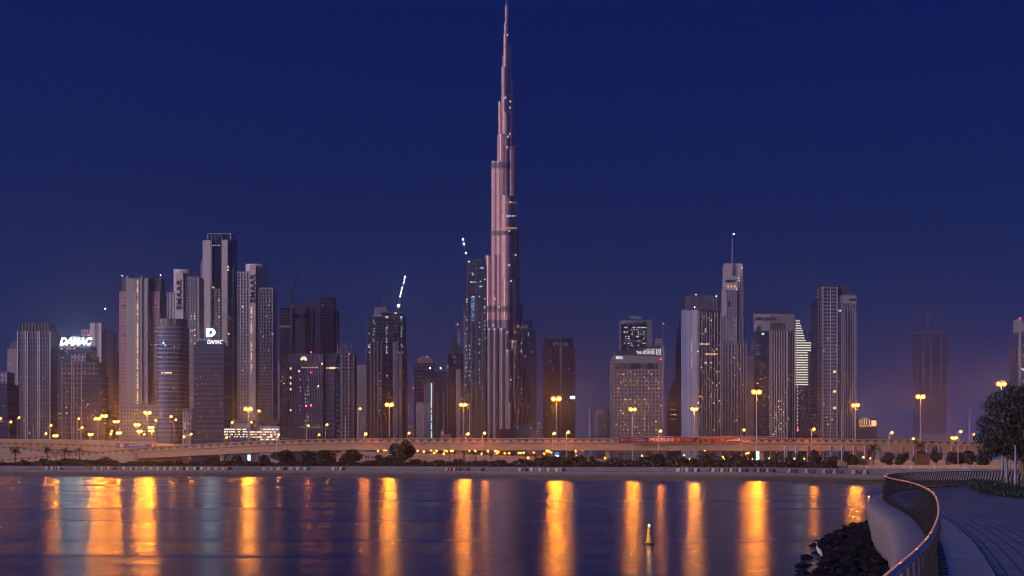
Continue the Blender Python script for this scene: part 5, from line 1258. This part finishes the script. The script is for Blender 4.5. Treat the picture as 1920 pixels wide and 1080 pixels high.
def totems():
    glow = emit('totem_screen', (.72, .92, 1.0), 2.6, True); blue = emit('totem_blue', (.05, .3, .8), .8, True)
    for x, y0, y1, w, d, lab, cap in ((467, 853, 863.5, 5, 560, 'small white glowing totem at left between bushy trees', False), (1044.5, 849, 866, 6.4, 560, 'white glowing totem with a blue round cap near centre', True), (1420.5, 846.5, 862.5, 5.6, 560, 'tall white glowing totem with blue edges by the right fluted pier', False), (731.5, 851.5, 863, 4.4, 575, 'white glowing sign half hidden left of the largest round tree', False)):
        o = empty('advertising_totem', (wx(x, d), d, GZ), lab, 'totem'); hw = w / 2 / FPX * d; z0, z1 = wz(y1, d) - GZ, wz(y0, d) - GZ
        MB().box(-hw * .5, hw * .5, -.1, .1, 0, z0).build('foot', dark_steel, o)
        MB().box(-hw * 1.35, hw * 1.35, -.12, .25, z0 - .1, z1 + .15).build('case', blue, o); MB().box(-hw, hw, -.17, -.11, z0, z1 - (.9 if cap else 0)).build('screen', glow, o)
        if cap: MB().box(-hw * .8, hw * .8, -.22, -.16, z1 - .75, z1 - .2).build('cap_panel', blue, o)
totems()
def hut():
    d = 470; o = empty('slatted_hut', (wx(1731, d), d, GZ - .4), 'reddish wooden slatted hut on the right lawn', 'hut'); X = lambda px: wx(px, d) - wx(1731, d)
    wood = mat('red_brown_wood', (.20, .075, .045), .7, noise=.3, nscale=2); zt = wz(851.8, d) - GZ + .4
    MB().box(X(1719), X(1743), .3, 2.6, 0, zt - .15).build('panel', mat('hut_inside', (.10, .045, .03), .8), o); MB().box(X(1718.5), X(1743.5), -.1, 2.8, zt - .15, zt).build('roof', wood, o)
    for x in (1719, 1731.3, 1743): MB().box(X(x) - .1, X(x) + .1, 0, .3, 0, zt - .15).build('post', wood, o)
    mb = MB()
    for k in range(13): mb.box(X(1719.2), X(1742.8), .1, .18, .1 + k * .24, .22 + k * .24)
    mb.build('slats', wood, o)
    d = 420
    for x, w, lab in ((1739.5, 12, 'pale low crate stack on the lawn before the wooden hut'),):
        o = empty('crate', (wx(x, d), d, GZ - .5), lab, 'crate'); MB().box(-.9, .9, 0, .8, 0, .55).build('side', concrete, o); MB().box(-.95, .95, -.05, .85, .55, .62).build('lid', white_paint, o)
    d = 455
    o = empty('marker_post', (wx(1776, d), d, GZ - .4), 'small orange-lit post with yellow cloth left of the near lamp', 'post')
    MB().cyl(wx(1772, d) - wx(1776, d), 0, .06, 0, 3.0, 6).build('pole', steel_grey, o); MB().prism([(-.5, 0), (.5, 0), (.3, .4), (-.3, .4)], 0, .9).build('cloth', mat('orange_cloth', (.7, .35, .06), .7), o)
hut()
def bollards():
    r = random.Random(6)
    for i, (x, y0) in enumerate(((1707, 872.5), (1710, 872.5), (1752, 873), (1808, 872.8), (1812, 872.8), (1625, 876), (1630, 876))):
        d = 345; o = link('bollard', MB().cyl(0, 0, .09, 0, .8, 8).cyl(0, 0, .11, .8, .86, 8).mesh('bollard', white_paint), None, (wx(x, d), d, GZ - .1))
        tag(o, 'tiny white bollard on the far right quay edge', 'bollard', 'white bollards on the right quay')
bollards()
def things_on_bridge():
    for x, lab in ((340, 'before the black glass tower'), (430, 'left of the lit office'), (528.5, 'by the rust-coloured sign back'), (635, 'below the dim ragged block'), (745, 'by the big round tree'), (987, 'right of the tallest skyscraper foot'), (1112.5, 'left of the red banner'), (1637.5, 'below the golden lit building')):
        y, dd = at(MAIN, x); o = empty('signal_box', (wx(x, dd), dd + .2, wz(y, dd)), 'small dark box on the bridge parapet ' + lab, 'signal box')
        MB().cyl(0, 0, .07, -.1, .9, 6).build('post', dark_steel, o); MB().box(-.32, .32, -.2, .2, .5, 1.35).build('case', dark_steel, o)
    y, dd = at(MAIN, 1482); o = empty('road_sign', (wx(1484.5, dd), dd - .4, wz(828.5, dd)), 'small dark plate on the parapet right of the red banner', 'sign'); MB().box(-1, 1, 0, .12, 0, 1.1).build('plate', dark_steel, o); MB().box(-.7, -.4, -.03, .0, .3, .8).build('mark', white_paint, o)
    car = mat('dark_car_paint', (.03, .03, .04), .25); gl = mat('car_glass', (.02, .025, .03), .1)
    for x, c in ((1503, 'low dark car on the bridge right of the red banner'), (1512, 'second dark car on the bridge right of the red banner')):
        y, dd = at(MAIN, x); z = wz(y, dd) - 1.6
        o = empty('parked_car', (wx(x, dd), dd + 3, z), c, 'car')
        MB().prism([(-2.2, 0), (2.2, 0), (2.2, 1.7), (-2.2, 1.7)], .35, .95).build('body', car, o); MB().prism([(-1.2, .1), (1.0, .1), (1.0, 1.6), (-1.2, 1.6)], .95, 1.5).build('cabin', gl, o); MB().box(-1.0, .8, .15, 1.55, 1.5, 1.9).build('roof_rack', car, o)
        for wxx in (-1.4, 1.4):
            for yy in (.1, 1.6): MB().tube([(wxx, yy - .1, .33), (wxx, yy + .1, .33)], .33, 10).build('wheel', dark_steel, o)
things_on_bridge()
# ------------------------------------------------------------------ promenade, railing, ledge, rocks
PZ = EYE - 2.06                                    # promenade level
RT = EYE - .81                                     # rail top
rail_px = [(1560, 1230), (1610, 1135), (1666, 1080), (1705, 1055), (1737.5, 1020), (1750, 1002.5), (1762.5, 967.5), (1761, 947.5), (1756, 932.5), (1747.5, 922.5), (1730, 912.5), (1712, 906), (1690, 901), (1671, 897), (1662.5, 894.3), (1659.5, 892), (1668, 889.6), (1690, 887.3), (1727, 885.6), (1790, 884.2), (1875, 883), (1960, 882.3)]
rail0 = [(wx(x, (EYE - RT) * FPX / (y - HY)), (EYE - RT) * FPX / (y - HY)) for x, y in rail_px]
rail = refine(rail0, 10)
# equal spacing along the rail
def resample(pts, step):
    out_, acc, want = [], 0.0, 0.0
    for a, b in zip(pts, pts[1:]):
        l = math.hypot(b[0] - a[0], b[1] - a[1])
        while want <= acc + l:
            t = (want - acc) / l; out_.append((a[0] + t * (b[0] - a[0]), a[1] + t * (b[1] - a[1]), math.atan2(b[1] - a[1], b[0] - a[0]))); want += step
        acc += l
    return out_
line = [(p[0], p[1]) for p in resample(rail, .5)]
for _ in range(25):                                # fair the curve
    line = [line[0]] + [((a[0] + 2 * b[0] + c[0]) / 4, (a[1] + 2 * b[1] + c[1]) / 4) for a, b, c in zip(line, line[1:], line[2:])] + [line[-1]]
rail = line
def promenade():
    pav = bpy.data.materials.new('block_paving'); pav.use_nodes = True
    t = pav.node_tree; b = t.nodes['Principled BSDF']; n, l = t.nodes.new, t.links.new
    uv = n('ShaderNodeUVMap')
    br = n('ShaderNodeTexBrick'); br.inputs['Scale'].default_value = 1; br.inputs['Brick Width'].default_value = .6; br.inputs['Row Height'].default_value = .3; br.inputs['Mortar Size'].default_value = .026; br.inputs['Mortar Smooth'].default_value = .4
    br.inputs['Color1'].default_value = (.26, .257, .265, 1); br.inputs['Color2'].default_value = (.185, .182, .19, 1); br.inputs['Mortar'].default_value = (.07, .066, .066, 1)
    l(uv.outputs[0], br.inputs['Vector'])
    nz = n('ShaderNodeTexNoise'); nz.inputs['Scale'].default_value = .6; nz.inputs['Detail'].default_value = 6; l(uv.outputs[0], nz.inputs['Vector'])
    mr = n('ShaderNodeMapRange'); mr.inputs[1].default_value, mr.inputs[2].default_value, mr.inputs[3].default_value, mr.inputs[4].default_value = .3, .7, .72, 1.15; l(nz.outputs[0], mr.inputs[0])
    vm = n('ShaderNodeVectorMath'); vm.operation = 'SCALE'; l(br.outputs[0], vm.inputs[0]); l(mr.outputs[0], vm.inputs['Scale']); l(vm.outputs[0], b.inputs['Base Color'])
    b.inputs['Roughness'].default_value = .62
    bp = n('ShaderNodeBump'); bp.inputs['Strength'].default_value = .5; bp.inputs['Distance'].default_value = .01; l(br.outputs[1], bp.inputs['Height']); bp.invert = True; l(bp.outputs[0], b.inputs['Normal'])
    # rows of paving run along the curve of the rail
    offs = [1.0, 2, 4, 7, 11, 16, 24, 40, 80]
    mb = MB(); u = 0
    def off2(o):                                   # offset to the land side without folding at the tight bend
        return offset(line, -o) if o < 7 else None
    rows = [offset(line, -o) for o in (1.0, 3.0, 6.0)]
    us = [0]
    for a, c in zip(line, line[1:]): us.append(us[-1] + math.hypot(c[0] - a[0], c[1] - a[1]))
    for (A, oa), (B, ob) in zip(zip(rows, (1, 3, 6)), zip(rows[1:], (3, 6))):
        for i in range(len(line) - 1):
            mb.face([(*A[i], PZ), (*B[i], PZ), (*B[i + 1], PZ), (*A[i + 1], PZ)], [(us[i], oa), (us[i], ob), (us[i + 1], ob), (us[i + 1], oa)])
    outer = rows[-1]
    for i in range(len(line) - 1):
        f = lambda p: (max(p[0] + 90, 60), p[1] * 1.0)
        a, c = outer[i], outer[i + 1]
        mb.face([(*a, PZ - .004), (*f(a), PZ - .004), (*f(c), PZ - .004), (*c, PZ - .004)], [(us[i], 6), (us[i], 6 + f(a)[0] - a[0]), (us[i + 1], 6 + f(c)[0] - c[0]), (us[i + 1], 6)])
    a = outer[0]
    mb.face([(a[0] - 12, -40, PZ - .008), (200, -40, PZ - .008), (200, a[1] + 1, PZ - .008), (a[0] - 3, a[1] + 1, PZ - .008)])
    tag(mb.build('promenade', pav), kind='structure')
    strip_m = mat('pale_border_slab', (.28, .277, .285), .6, noise=.15, nscale=.8)
    mb = MB(); A, B = offset(line, .02), offset(line, -.97); C = offset(line, -1.0)
    for i in range(len(line) - 1): mb.face([(*A[i], PZ + .03), (*B[i], PZ + .03), (*B[i + 1], PZ + .03), (*A[i + 1], PZ + .03)]); mb.face([(*B[i], PZ + .03), (*C[i], PZ - .02), (*C[i + 1], PZ - .02), (*B[i + 1], PZ + .03)])
    tag(mb.build('pavement_border', strip_m), kind='structure')
    # the far paved edge behind the bend
promenade()
def ledge():
    root = empty('sea_wall', (0, 0, 0), 'curving pale concrete sea wall with rounded ledge outside the railing', 'wall')
    prof = [(.02, PZ + .02), (.25, PZ + .02), (.55, PZ - .01), (.78, PZ - .07), (.92, PZ - .17), (1.0, PZ - .30), (1.03, PZ - .5), (1.0, PZ - .85), (.92, PZ - 1.3), (.80, PZ - 1.75), (.74, PZ - 2.2), (.74, -.8)]
    P = [offset(line, o) for o, z in prof]; mb = MB()
    us = [0]
    for a, c in zip(line, line[1:]): us.append(us[-1] + math.hypot(c[0] - a[0], c[1] - a[1]))
    for k in range(len(prof) - 1):
        for i in range(len(line) - 1):
            mb.face([(*P[k][i + 1], prof[k][1]), (*P[k + 1][i + 1], prof[k + 1][1]), (*P[k + 1][i], prof[k + 1][1]), (*P[k][i], prof[k][1])][::-1], [(us[i + 1], k), (us[i + 1], k + 1), (us[i], k + 1), (us[i], k)][::-1])
    m = mat('smooth_wall_concrete', (.21, .20, .215), .6, noise=.10, nscale=.2)
    t = m.node_tree; n, l = t.nodes.new, t.links.new; b = t.nodes['Principled BSDF']; src = b.inputs['Base Color'].links[0].from_socket
    uv = n('ShaderNodeUVMap'); mp = n('ShaderNodeMapping'); mp.inputs['Scale'].default_value = (.35, .16, 1); l(uv.outputs[0], mp.inputs[0])
    nz = n('ShaderNodeTexNoise'); nz.inputs['Scale'].default_value = 1; nz.inputs['Detail'].default_value = 6; l(mp.outputs[0], nz.inputs['Vector'])
    mr = n('ShaderNodeMapRange'); mr.inputs[1].default_value, mr.inputs[2].default_value, mr.inputs[3].default_value, mr.inputs[4].default_value = .35, .62, .84, 1.04; l(nz.outputs[0], mr.inputs[0])
    vm = n('ShaderNodeVectorMath'); vm.operation = 'SCALE'; l(src, vm.inputs[0]); l(mr.outputs[0], vm.inputs['Scale']); l(vm.outputs[0], b.inputs['Base Color'])
    mb.build('wall', m, root, smooth=True)
    mb = MB(); Q = offset(line, .745)
    for i in range(0, len(line) - 1, 2):
        a, c = Q[i], Q[i + 1]; h = math.atan2(c[1] - a[1], c[0] - a[0])
        for s in (0,):
            p = Vector(a) + (Vector(c) - Vector(a)) * .3; r_ = .07
            z = PZ - 1.93; n_ = Vector((-math.sin(h), math.cos(h))); e = Vector((math.cos(h), math.sin(h)))
            q = [p + n_ * .05 - e * r_, p + n_ * .05 + e * r_]
            mb.face([(*q[0], z - .08), (*q[1], z - .08), (*q[1], z + .08), (*q[0], z + .08)]); mb.face([(*q[1], z - .08), (*q[0], z - .08), (*q[0], z + .08), (*q[1], z + .08)])
    mb.build('weep_holes', dark_steel, root)
    # joints of the ledge
    mb = MB()
    for i in range(12, len(line) - 2, 26):
        for k in range(2, len(prof) - 2):
            h = math.atan2(line[i + 1][1] - line[i][1], line[i + 1][0] - line[i][0]); e = Vector((math.cos(h), math.sin(h))) * .012; nn = Vector((-math.sin(h), math.cos(h))) * .004
            a, c = Vector(P[k][i]) + nn, Vector(P[k + 1][i]) + nn; za, zc = prof[k][1] + .004, prof[k + 1][1] + .004
            mb.face([(*(a - e), za), (*(c - e), zc), (*(c + e), zc), (*(a + e), za)]); mb.face([(*(a + e), za), (*(c + e), zc), (*(c - e), zc), (*(a - e), za)])
    mb.build('joint', mat('ledge_joint', (.16, .14, .14), .9), root)
ledge()
def railing():
    root = empty('railing', (0, 0, 0), 'long S-curved railing of close dark bars with polished steel top rail', 'railing')
    iron = mat('railing_iron', (.011, .010, .014), .6, spec=.15)
    steel = mat('polished_rail', (.66, .56, .50), .33, metal=1.0)
    fine = resample(rail, .35)
    mb = MB().tube([(p[0], p[1], RT) for p in fine], .032, 10); mb.build('top_rail', steel, root, smooth=True)
    mb = MB().tube([(p[0], p[1], PZ + .07) for p in fine], .03, 6); mb.build('bottom_rail', iron, root)
    sh = [(-.06, PZ), (.02, PZ + .10), (.09, PZ + .26), (.125, PZ + .45), (.10, PZ + .66), (.04, PZ + .86), (-.01, PZ + 1.05), (0, RT - .02)]
    def bar(mb, p, far=False):
        h = p[2]; n_ = (-math.sin(h), math.cos(h)); e = (math.cos(h), math.sin(h)); w = .10 if far else .018
        Q = [(p[0] + n_[0] * o, p[1] + n_[1] * o, z) for o, z in sh]
        for k in range(len(Q) - 1):
            a, c = Q[k], Q[k + 1]; t = .018 if far else .012
            A = [(a[0] + s * e[0] * w + q * n_[0] * t, a[1] + s * e[1] * w + q * n_[1] * t, a[2]) for s, q in ((-1, -1), (1, -1), (1, 1), (-1, 1))]
            B = [(c[0] + s * e[0] * w + q * n_[0] * t, c[1] + s * e[1] * w + q * n_[1] * t, c[2]) for s, q in ((-1, -1), (1, -1), (1, 1), (-1, 1))]
            for i in range(4): j = (i + 1) % 4; mb.face([A[i], A[j], B[j], B[i]])
    bars = []; last = -9; run = 0; prev = None
    for p in resample(rail, .06):
        if p[1] < 84 and p[1] > 34: pitch = .84
        else: pitch = .66
        if run - last >= pitch: bars.append(p); last = run
        run += .06
    vis = [p for p in bars if p[1] > 10]
    near, rest = vis[:100], vis[100:] + [p for p in bars if p[1] <= 10]
    for p in near:
        mb = MB(); bar(mb, (0, 0, p[2]), p[1] > 84); mb.build('baluster', iron, root, (p[0], p[1], 0))
    mb = MB()
    for p in rest: bar(mb, p, p[1] > 84)
    o = mb.build('baluster', iron, root); o['kind'] = 'stuff'
    # base plates
    mb = MB()
    for p in resample(rail, .72):
        h = p[2]; n_ = Vector((-math.sin(h), math.cos(h))); e = Vector((math.cos(h), math.sin(h))); c = Vector((p[0], p[1]))
        q = [c + n_ * a + e * b_ for a, b_ in ((-.16, -.03), (.16, -.03), (.16, .03), (-.16, .03))]
        ccw = [q[0], q[3], q[2], q[1]]
        mb.prism([tuple(v) for v in ccw], PZ + .02, PZ + .055)
    o = mb.build('base_plate', iron, root)
    # street-lamp glints on the top rail, added as small glowing beads
    glint_m = emit('rail_glint', (1.0, .36, .05), 2.2, False); k = 0; r = random.Random(31); ms = MB().ball((0, 0, 0), 1, n=6, m=4).mesh('rail_glint', glint_m)
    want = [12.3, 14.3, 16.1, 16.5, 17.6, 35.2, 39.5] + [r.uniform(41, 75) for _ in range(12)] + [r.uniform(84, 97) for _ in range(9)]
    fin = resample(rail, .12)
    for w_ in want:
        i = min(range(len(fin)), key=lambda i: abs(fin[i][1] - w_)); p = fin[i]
        link('rail_glint', ms, root, (p[0] - math.sin(p[2]) * .012, p[1] + math.cos(p[2]) * .012, RT + .024), (0, 0, p[2]), (r.uniform(.05, .12) + p[1] * .0012, .011 + p[1] * .00012, .008 + p[1] * .00014))
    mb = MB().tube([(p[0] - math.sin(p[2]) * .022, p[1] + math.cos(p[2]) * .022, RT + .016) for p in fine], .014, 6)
    mb.build('rail_sheen', emit('rail_sheen_glow', (1.0, .34, .17), .42, False), root)  # added glowing tube, imitates orange lamp light reflected along the rail
railing()

def rocks():
    stone = mat('dark_wet_stone', (.006, .006, .0085), .65, noise=.6, nscale=5, bump=.5, spec=.12)
    import bmesh
    meshes = []
    for i in range(7):
        r = random.Random(700 + i); bm = bmesh.new(); bmesh.ops.create_icosphere(bm, subdivisions=2, radius=1)
        cuts = [(Vector((r.gauss(0, 1), r.gauss(0, 1), r.gauss(0, 1))).normalized(), r.uniform(.5, .8)) for _ in range(9)]
        for v in bm.verts:
            for n_, dd in cuts:
                q = v.co.dot(n_)
                if q > dd: v.co -= n_ * (q - dd)
            v.co *= 1 + r.uniform(-.04, .04)
        me = bpy.data.meshes.new('boulder'); bm.to_mesh(me); bm.free(); me.materials.append(stone); meshes.append(me)
    r = random.Random(77); n = 0
    ws = [p for p in resample(rail, .25) if 42 < p[1] < 124]
    slope = empty('embankment', (0, 0, 0), 'dark rubble bank sloping from the sea wall into the water', 'embankment')
    from mathutils import noise as NZ
    mb = MB(); K = 14
    def pt(p, k):
        o = .72 + 3.1 * k / K; x, y = p[0] - math.sin(p[2]) * o, p[1] + math.cos(p[2]) * o
        v = Vector((x * 2.2, y * 2.2, 0)); h = NZ.cell(v * .9) * .22 + NZ.noise(v * 1.7) * .14
        return (x, y, .42 - .75 * (k / K) ** 1.2 + h * (1 if 0 < k < K else 0))
    for i in range(len(ws) - 1):
        for k in range(K): mb.face([pt(ws[i], k), pt(ws[i + 1], k), pt(ws[i + 1], k + 1), pt(ws[i], k + 1)])
    mb.build('rubble_bed', stone, slope)
    while n < 290:
        p = r.choice(ws)
        if p[1] > 104 and r.random() < .55: continue
        t = r.random(); o = .98 + t * (2.9 + .5 * math.sin(p[1] * .31) + .3 * math.sin(p[1] * 1.1))
        x, y = p[0] - math.sin(p[2]) * o, p[1] + math.cos(p[2]) * o; z = .44 - (o - .95) * .19 + r.uniform(-.10, .10)
        s = r.uniform(.13, .36) * (1.15 if r.random() < .2 else 1)
        q = link('boulder', r.choice(meshes), None, (x, y, z), (r.uniform(-.5, .5), r.uniform(-.5, .5), r.uniform(0, 6)), (s * r.uniform(1.0, 1.8), s * r.uniform(.8, 1.2), s * r.uniform(.45, .85)))
        tag(q, 'dark wet boulder heaped with others below the curving sea wall', 'boulder', 'boulders below the sea wall'); n += 1
    for px, py, s, lab in ((1503.5, 1062, .3, 'lone flat boulder poking out of the water farthest left'), (1508, 1075, .26, 'low boulder at the water edge nearest the bottom of the picture'), (1515, 1046.5, .3, 'small boulder at the water edge beside the egret'), (1545, 1023.5, .32, 'outermost small boulder at the upper water edge')):
        d = EYE * FPX / (py - HY); q = link('boulder', meshes[2], None, (wx(px, d), d, .03), (0, .2, px), (s * 1.6, s, s * .5)); tag(q, lab, 'boulder', 'boulders below the sea wall')
rocks()

def egret():
    d = 69.0; x, y = wx(1536, d), d; zf = wz(1052, d)
    o = empty('egret', (x, y, zf), 'white egret standing on the dark rocks at the water edge', 'bird')
    white = mat('white_feather', (.40, .39, .42), .7, noise=.06, nscale=12); leg = mat('dark_leg', (.03, .03, .03), .6); bill = mat('yellow_bill', (.55, .30, .05), .5)
    P = [((.10, 0, .22), .015), ((.075, 0, .30), .055), ((.03, 0, .40), .095), ((-.03, 0, .50), .09), ((-.085, 0, .575), .045), ((-.105, 0, .64), .026), ((-.085, 0, .70), .022), ((-.082, 0, .755), .021), ((-.105, 0, .80), .024), ((-.13, 0, .815), .030), ((-.16, 0, .81), .02)]
    mb = MB().tube([p for p, r_ in P], [r_ for p, r_ in P], 12); mb.build('body', white, o, smooth=True)
    MB().tube([(.0, -.07, .50), (.06, -.075, .40), (.11, -.05, .27), (.125, -.03, .18)], [.03, .055, .04, .006], 8).build('wing', white, o, smooth=True)
    MB().tube([(.0, .07, .50), (.06, .075, .40), (.11, .05, .27), (.125, .03, .18)], [.03, .055, .04, .006], 8).build('wing', white, o, smooth=True)
    MB().tube([(-.165, 0, .81), (-.25, 0, .79)], [.013, .002], 6).build('bill', bill, o)
    for s in (-1, 1):
        MB().tube([(.02, s * .03, .36), (.035, s * .03, .19), (.01, s * .03, 0)], [.012, .007, .007], 6).build('leg', leg, o)
        MB().tube([(.01, s * .03, .005), (-.06, s * .05, .0)], .006, 4).tube([(.01, s * .03, .005), (-.065, s * .02, .0)], .006, 4).tube([(.01, s * .03, .005), (.05, s * .03, .0)], .006, 4).build('foot', leg, o)
egret()
def buoys():
    yel = mat('buoy_yellow', (.85, .45, .02), .45, noise=.12, nscale=3); rim = mat('buoy_float', (.06, .045, .035), .6)
    for x, y0, y1, lab in ((1217, 985.5, 1021, 'yellow cone buoy with a lit lamp floating in mid water'), (1629, 931.5, 949.5, 'second yellow cone buoy, half hidden by the sea wall')):
        d = EYE * FPX / (y1 - HY); o = empty('buoy', (wx(x, d), d, -.03), lab, 'buoy', rz=.12); s = d / 89.0
        H = (y1 - y0) / FPX * d
        MB().cyl(0, 0, .30, -.1, .06, 20).cyl(0, 0, .30, .06, .12, 20, .25).build('float', rim, o)
        MB().cyl(0, 0, .25, .12, .2, 20, .17).cyl(0, 0, .165, .2, H - .06, 20, .085).build('cone', yel, o)
        MB().cyl(0, 0, .06, H - .06, H, 10).build('lamp_base', rim, o)
        link('lamp_glass', unit_ball(emit('buoy_lamp', (1.0, .52, .16), 60, True)), o, (0, 0, H + .02), scale=(.04, .04, .05))
        mb = MB(); mb.prism([(.0, -.165), (.075, -.15), (.075, -.10), (.0, -.11)], H * .60, H * .60 + .15, [H * .60 + .07, H * .6 + .07, H * .6 + .07, H * .6 + .15]); mb.build('dark_mark', rim, o)
        MB().box(-.01, .07, -.185, -.1, .27, .42).build('pale_plate', mat('buoy_plate', (.6, .5, .45), .6), o)
buoys()

# ------------------------------------------------------------------ big tree, poles and hedge at the right
def grove():
    d = 128; x0 = wx(1917, d)
    o = empty('tree', (x0, d, PZ), 'big spreading tree overhanging the promenade at the right edge', 'tree')
    r = random.Random(88)
    mb = MB(); mb.tube([(0, 0, 0), (.1, 0, 1.0), (-.15, .1, 2.2), (-.05, 0, 3.2)], [.28, .23, .2, .17], 9); mb.build('trunk', bark, o)
    mb = MB(); blobs = []
    # crown outline: lobes given by photo column, row and radius in pixels
    lob = [(1858, 800, 22), (1862, 835, 24), (1870, 770, 24), (1885, 748, 24), (1905, 738, 22), (1925, 742, 28), (1890, 790, 30), (1885, 830, 30), (1910, 775, 32), (1915, 815, 34), (1940, 790, 40), (1845, 820, 12), (1848, 792, 10), (1860, 762, 10), (1955, 830, 40), (1850, 845, 14), (1900, 850, 18), (1928, 850, 22), (1975, 780, 42), (1980, 830, 40)]
    for px, py, rp in lob:
        rr = rp / FPX * d
        for dy in (-1.2, .6, 1.9):
            blobs.append((wx(px + r.uniform(-5, 5), d) - x0, dy * r.uniform(.6, 1.2) * rr, wz(py + r.uniform(-4, 4), d) - PZ, rr * r.uniform(.6, .95), rr * .9, rr * r.uniform(.55, .85)))
    for b in blobs[::2]:
        e = Vector(b[:3]); s = Vector((0, 0, 2.4)); m_ = s.lerp(e, .5) + Vector((r.uniform(-.3, .3), r.uniform(-.3, .3), -.25))
        mb.tube([s, m_, e, e + (e - m_) * .45], [.08, .05, .025, .006], 5)
    mb.build('branches', bark, o)
    leaves(21000, blobs, .105, 90).build('crown', mat('ghaf_leaf', (.011, .014, .010), .6, noise=.4, nscale=1.5), o)
    # twigs at the rim, each with a few leaves
    mb = MB()
    for _ in range(150):
        px, py, rp = r.choice(lob[:9] + lob[11:14]); a = r.uniform(.2, 3.6); q = rp * r.uniform(.9, 1.35)
        c = Vector((wx(px + math.cos(a) * q, d) - x0, r.uniform(-1, 1), wz(py - math.sin(a) * q, d) - PZ))
        for k in range(9):
            e = c + Vector((r.gauss(0, .13), r.gauss(0, .13), r.gauss(0, .09))); t = Vector((r.gauss(0, 1), r.gauss(0, 1), r.gauss(0, 1))).normalized() * .07; n_ = t.cross(Vector((r.gauss(0, 1), r.gauss(0, 1), 1))).normalized() * .035
            mb.face([e - t, e - n_, e + t, e + n_])
    mb.build('twig_leaves', mat('ghaf_leaf', (.011, .014, .010)), o)
    pole = mat('blue_grey_pole', (.13, .14, .18), .4, metal=.2)
    for px, yb, yt, lab in ((1879.7, 908, 853, 'leftmost of the blue-grey poles under the big tree'), (1887.7, 912.5, 846, 'tallest-looking second blue-grey pole under the big tree'), (1884, 901, 857, 'thin rear blue-grey pole between the first two'), (1893.8, 902, 858, 'slim rear blue-grey pole in the middle of the group'), (1904, 917, 851, 'nearest thick blue-grey pole of the group'), (1908, 904, 860, 'rear blue-grey pole at the right of the group')):
        dd = 2.06 * FPX / (yb - HY); q = empty('light_pole', (wx(px, dd), dd, PZ), lab, 'pole', 'poles under the big tree')
        thin = 'rear' in lab; a = .075 if thin else .105
        MB().cyl(0, 0, a * 1.25, 0, 1.55, 12).build('sleeve', pole, q); MB().cyl(0, 0, a * 1.45, 1.5, 1.6, 12).build('collar', pole, q)
        MB().cyl(0, 0, a * .95, 1.6, 3.3 if not thin else 3.0, 12, a * .6).build('pole', pole, q)
        if False:
            MB().tube([(0, 0, 5.5), (.35, 0, 5.75), (1.1, 0, 5.6)], [.06, .05, .04], 6).build('arm', pole, q); MB().box(.9, 1.5, -.12, .12, 5.52, 5.6).build('lamp_head', pole, q)
    # low hedge in its planting bed
    h = empty('hedge', (wx(1915, 105), 105, PZ), 'low clipped hedge curving round the foot of the big tree', 'hedge')
    pts = [(1869, 916, 0), (1874, 921, 0), (1884, 926.5, 0), (1896, 931.5, 0), (1910, 935.5, 0), (1930, 939, 0)]
    bl = []
    for i in range(len(pts) - 1):
        for k in range(5):
            t = k / 5; px, py = pts[i][0] + t * (pts[i + 1][0] - pts[i][0]), pts[i][1] + t * (pts[i + 1][1] - pts[i][1]); dd = 2.06 * FPX / (py - HY)
            for j in range(5):
                bl.append((wx(px, dd) - wx(1915, 105) + .3 + j * .15, dd - 105 + j * 2.2 + .4, .30 + r.uniform(-.05, .12) + .02 * j, .55, 1.3, .34))
    leaves(9000, bl, .06, 93).build('foliage', leaf_hedge, h)
    bed = MB(); bed.prism([(wx(p[0], 2.06 * FPX / (p[1] - HY)) - wx(1915, 105) + .25, 2.06 * FPX / (p[1] - HY) - 105) for p in reversed(pts)][::-1] + [(14, 60), (0, 60)], -.02, .14); bed.build('soil', mat('soil', (.05, .035, .025), .95), h)
grove()

# ------------------------------------------------------------------ the dusk air
hz = bpy.data.materials.new('dusk_haze'); hz.use_nodes = True
t = hz.node_tree
for n_ in list(t.nodes):
    if n_.type != 'OUTPUT_MATERIAL': t.nodes.remove(n_)
pv = t.nodes.new('ShaderNodeVolumePrincipled'); pv.inputs['Color'].default_value = (.52, .64, .97, 1); pv.inputs['Density'].default_value = 0.00031; pv.inputs['Anisotropy'].default_value = .93
t.links.new(pv.outputs[0], t.nodes['Material Output'].inputs['Volume'])
mb = MB().box(-1750, 1750, -150, 5200, -2.0, 870)
tag(mb.build('haze', hz), 'thin violet dusk haze filling the air', 'haze', kind='stuff')
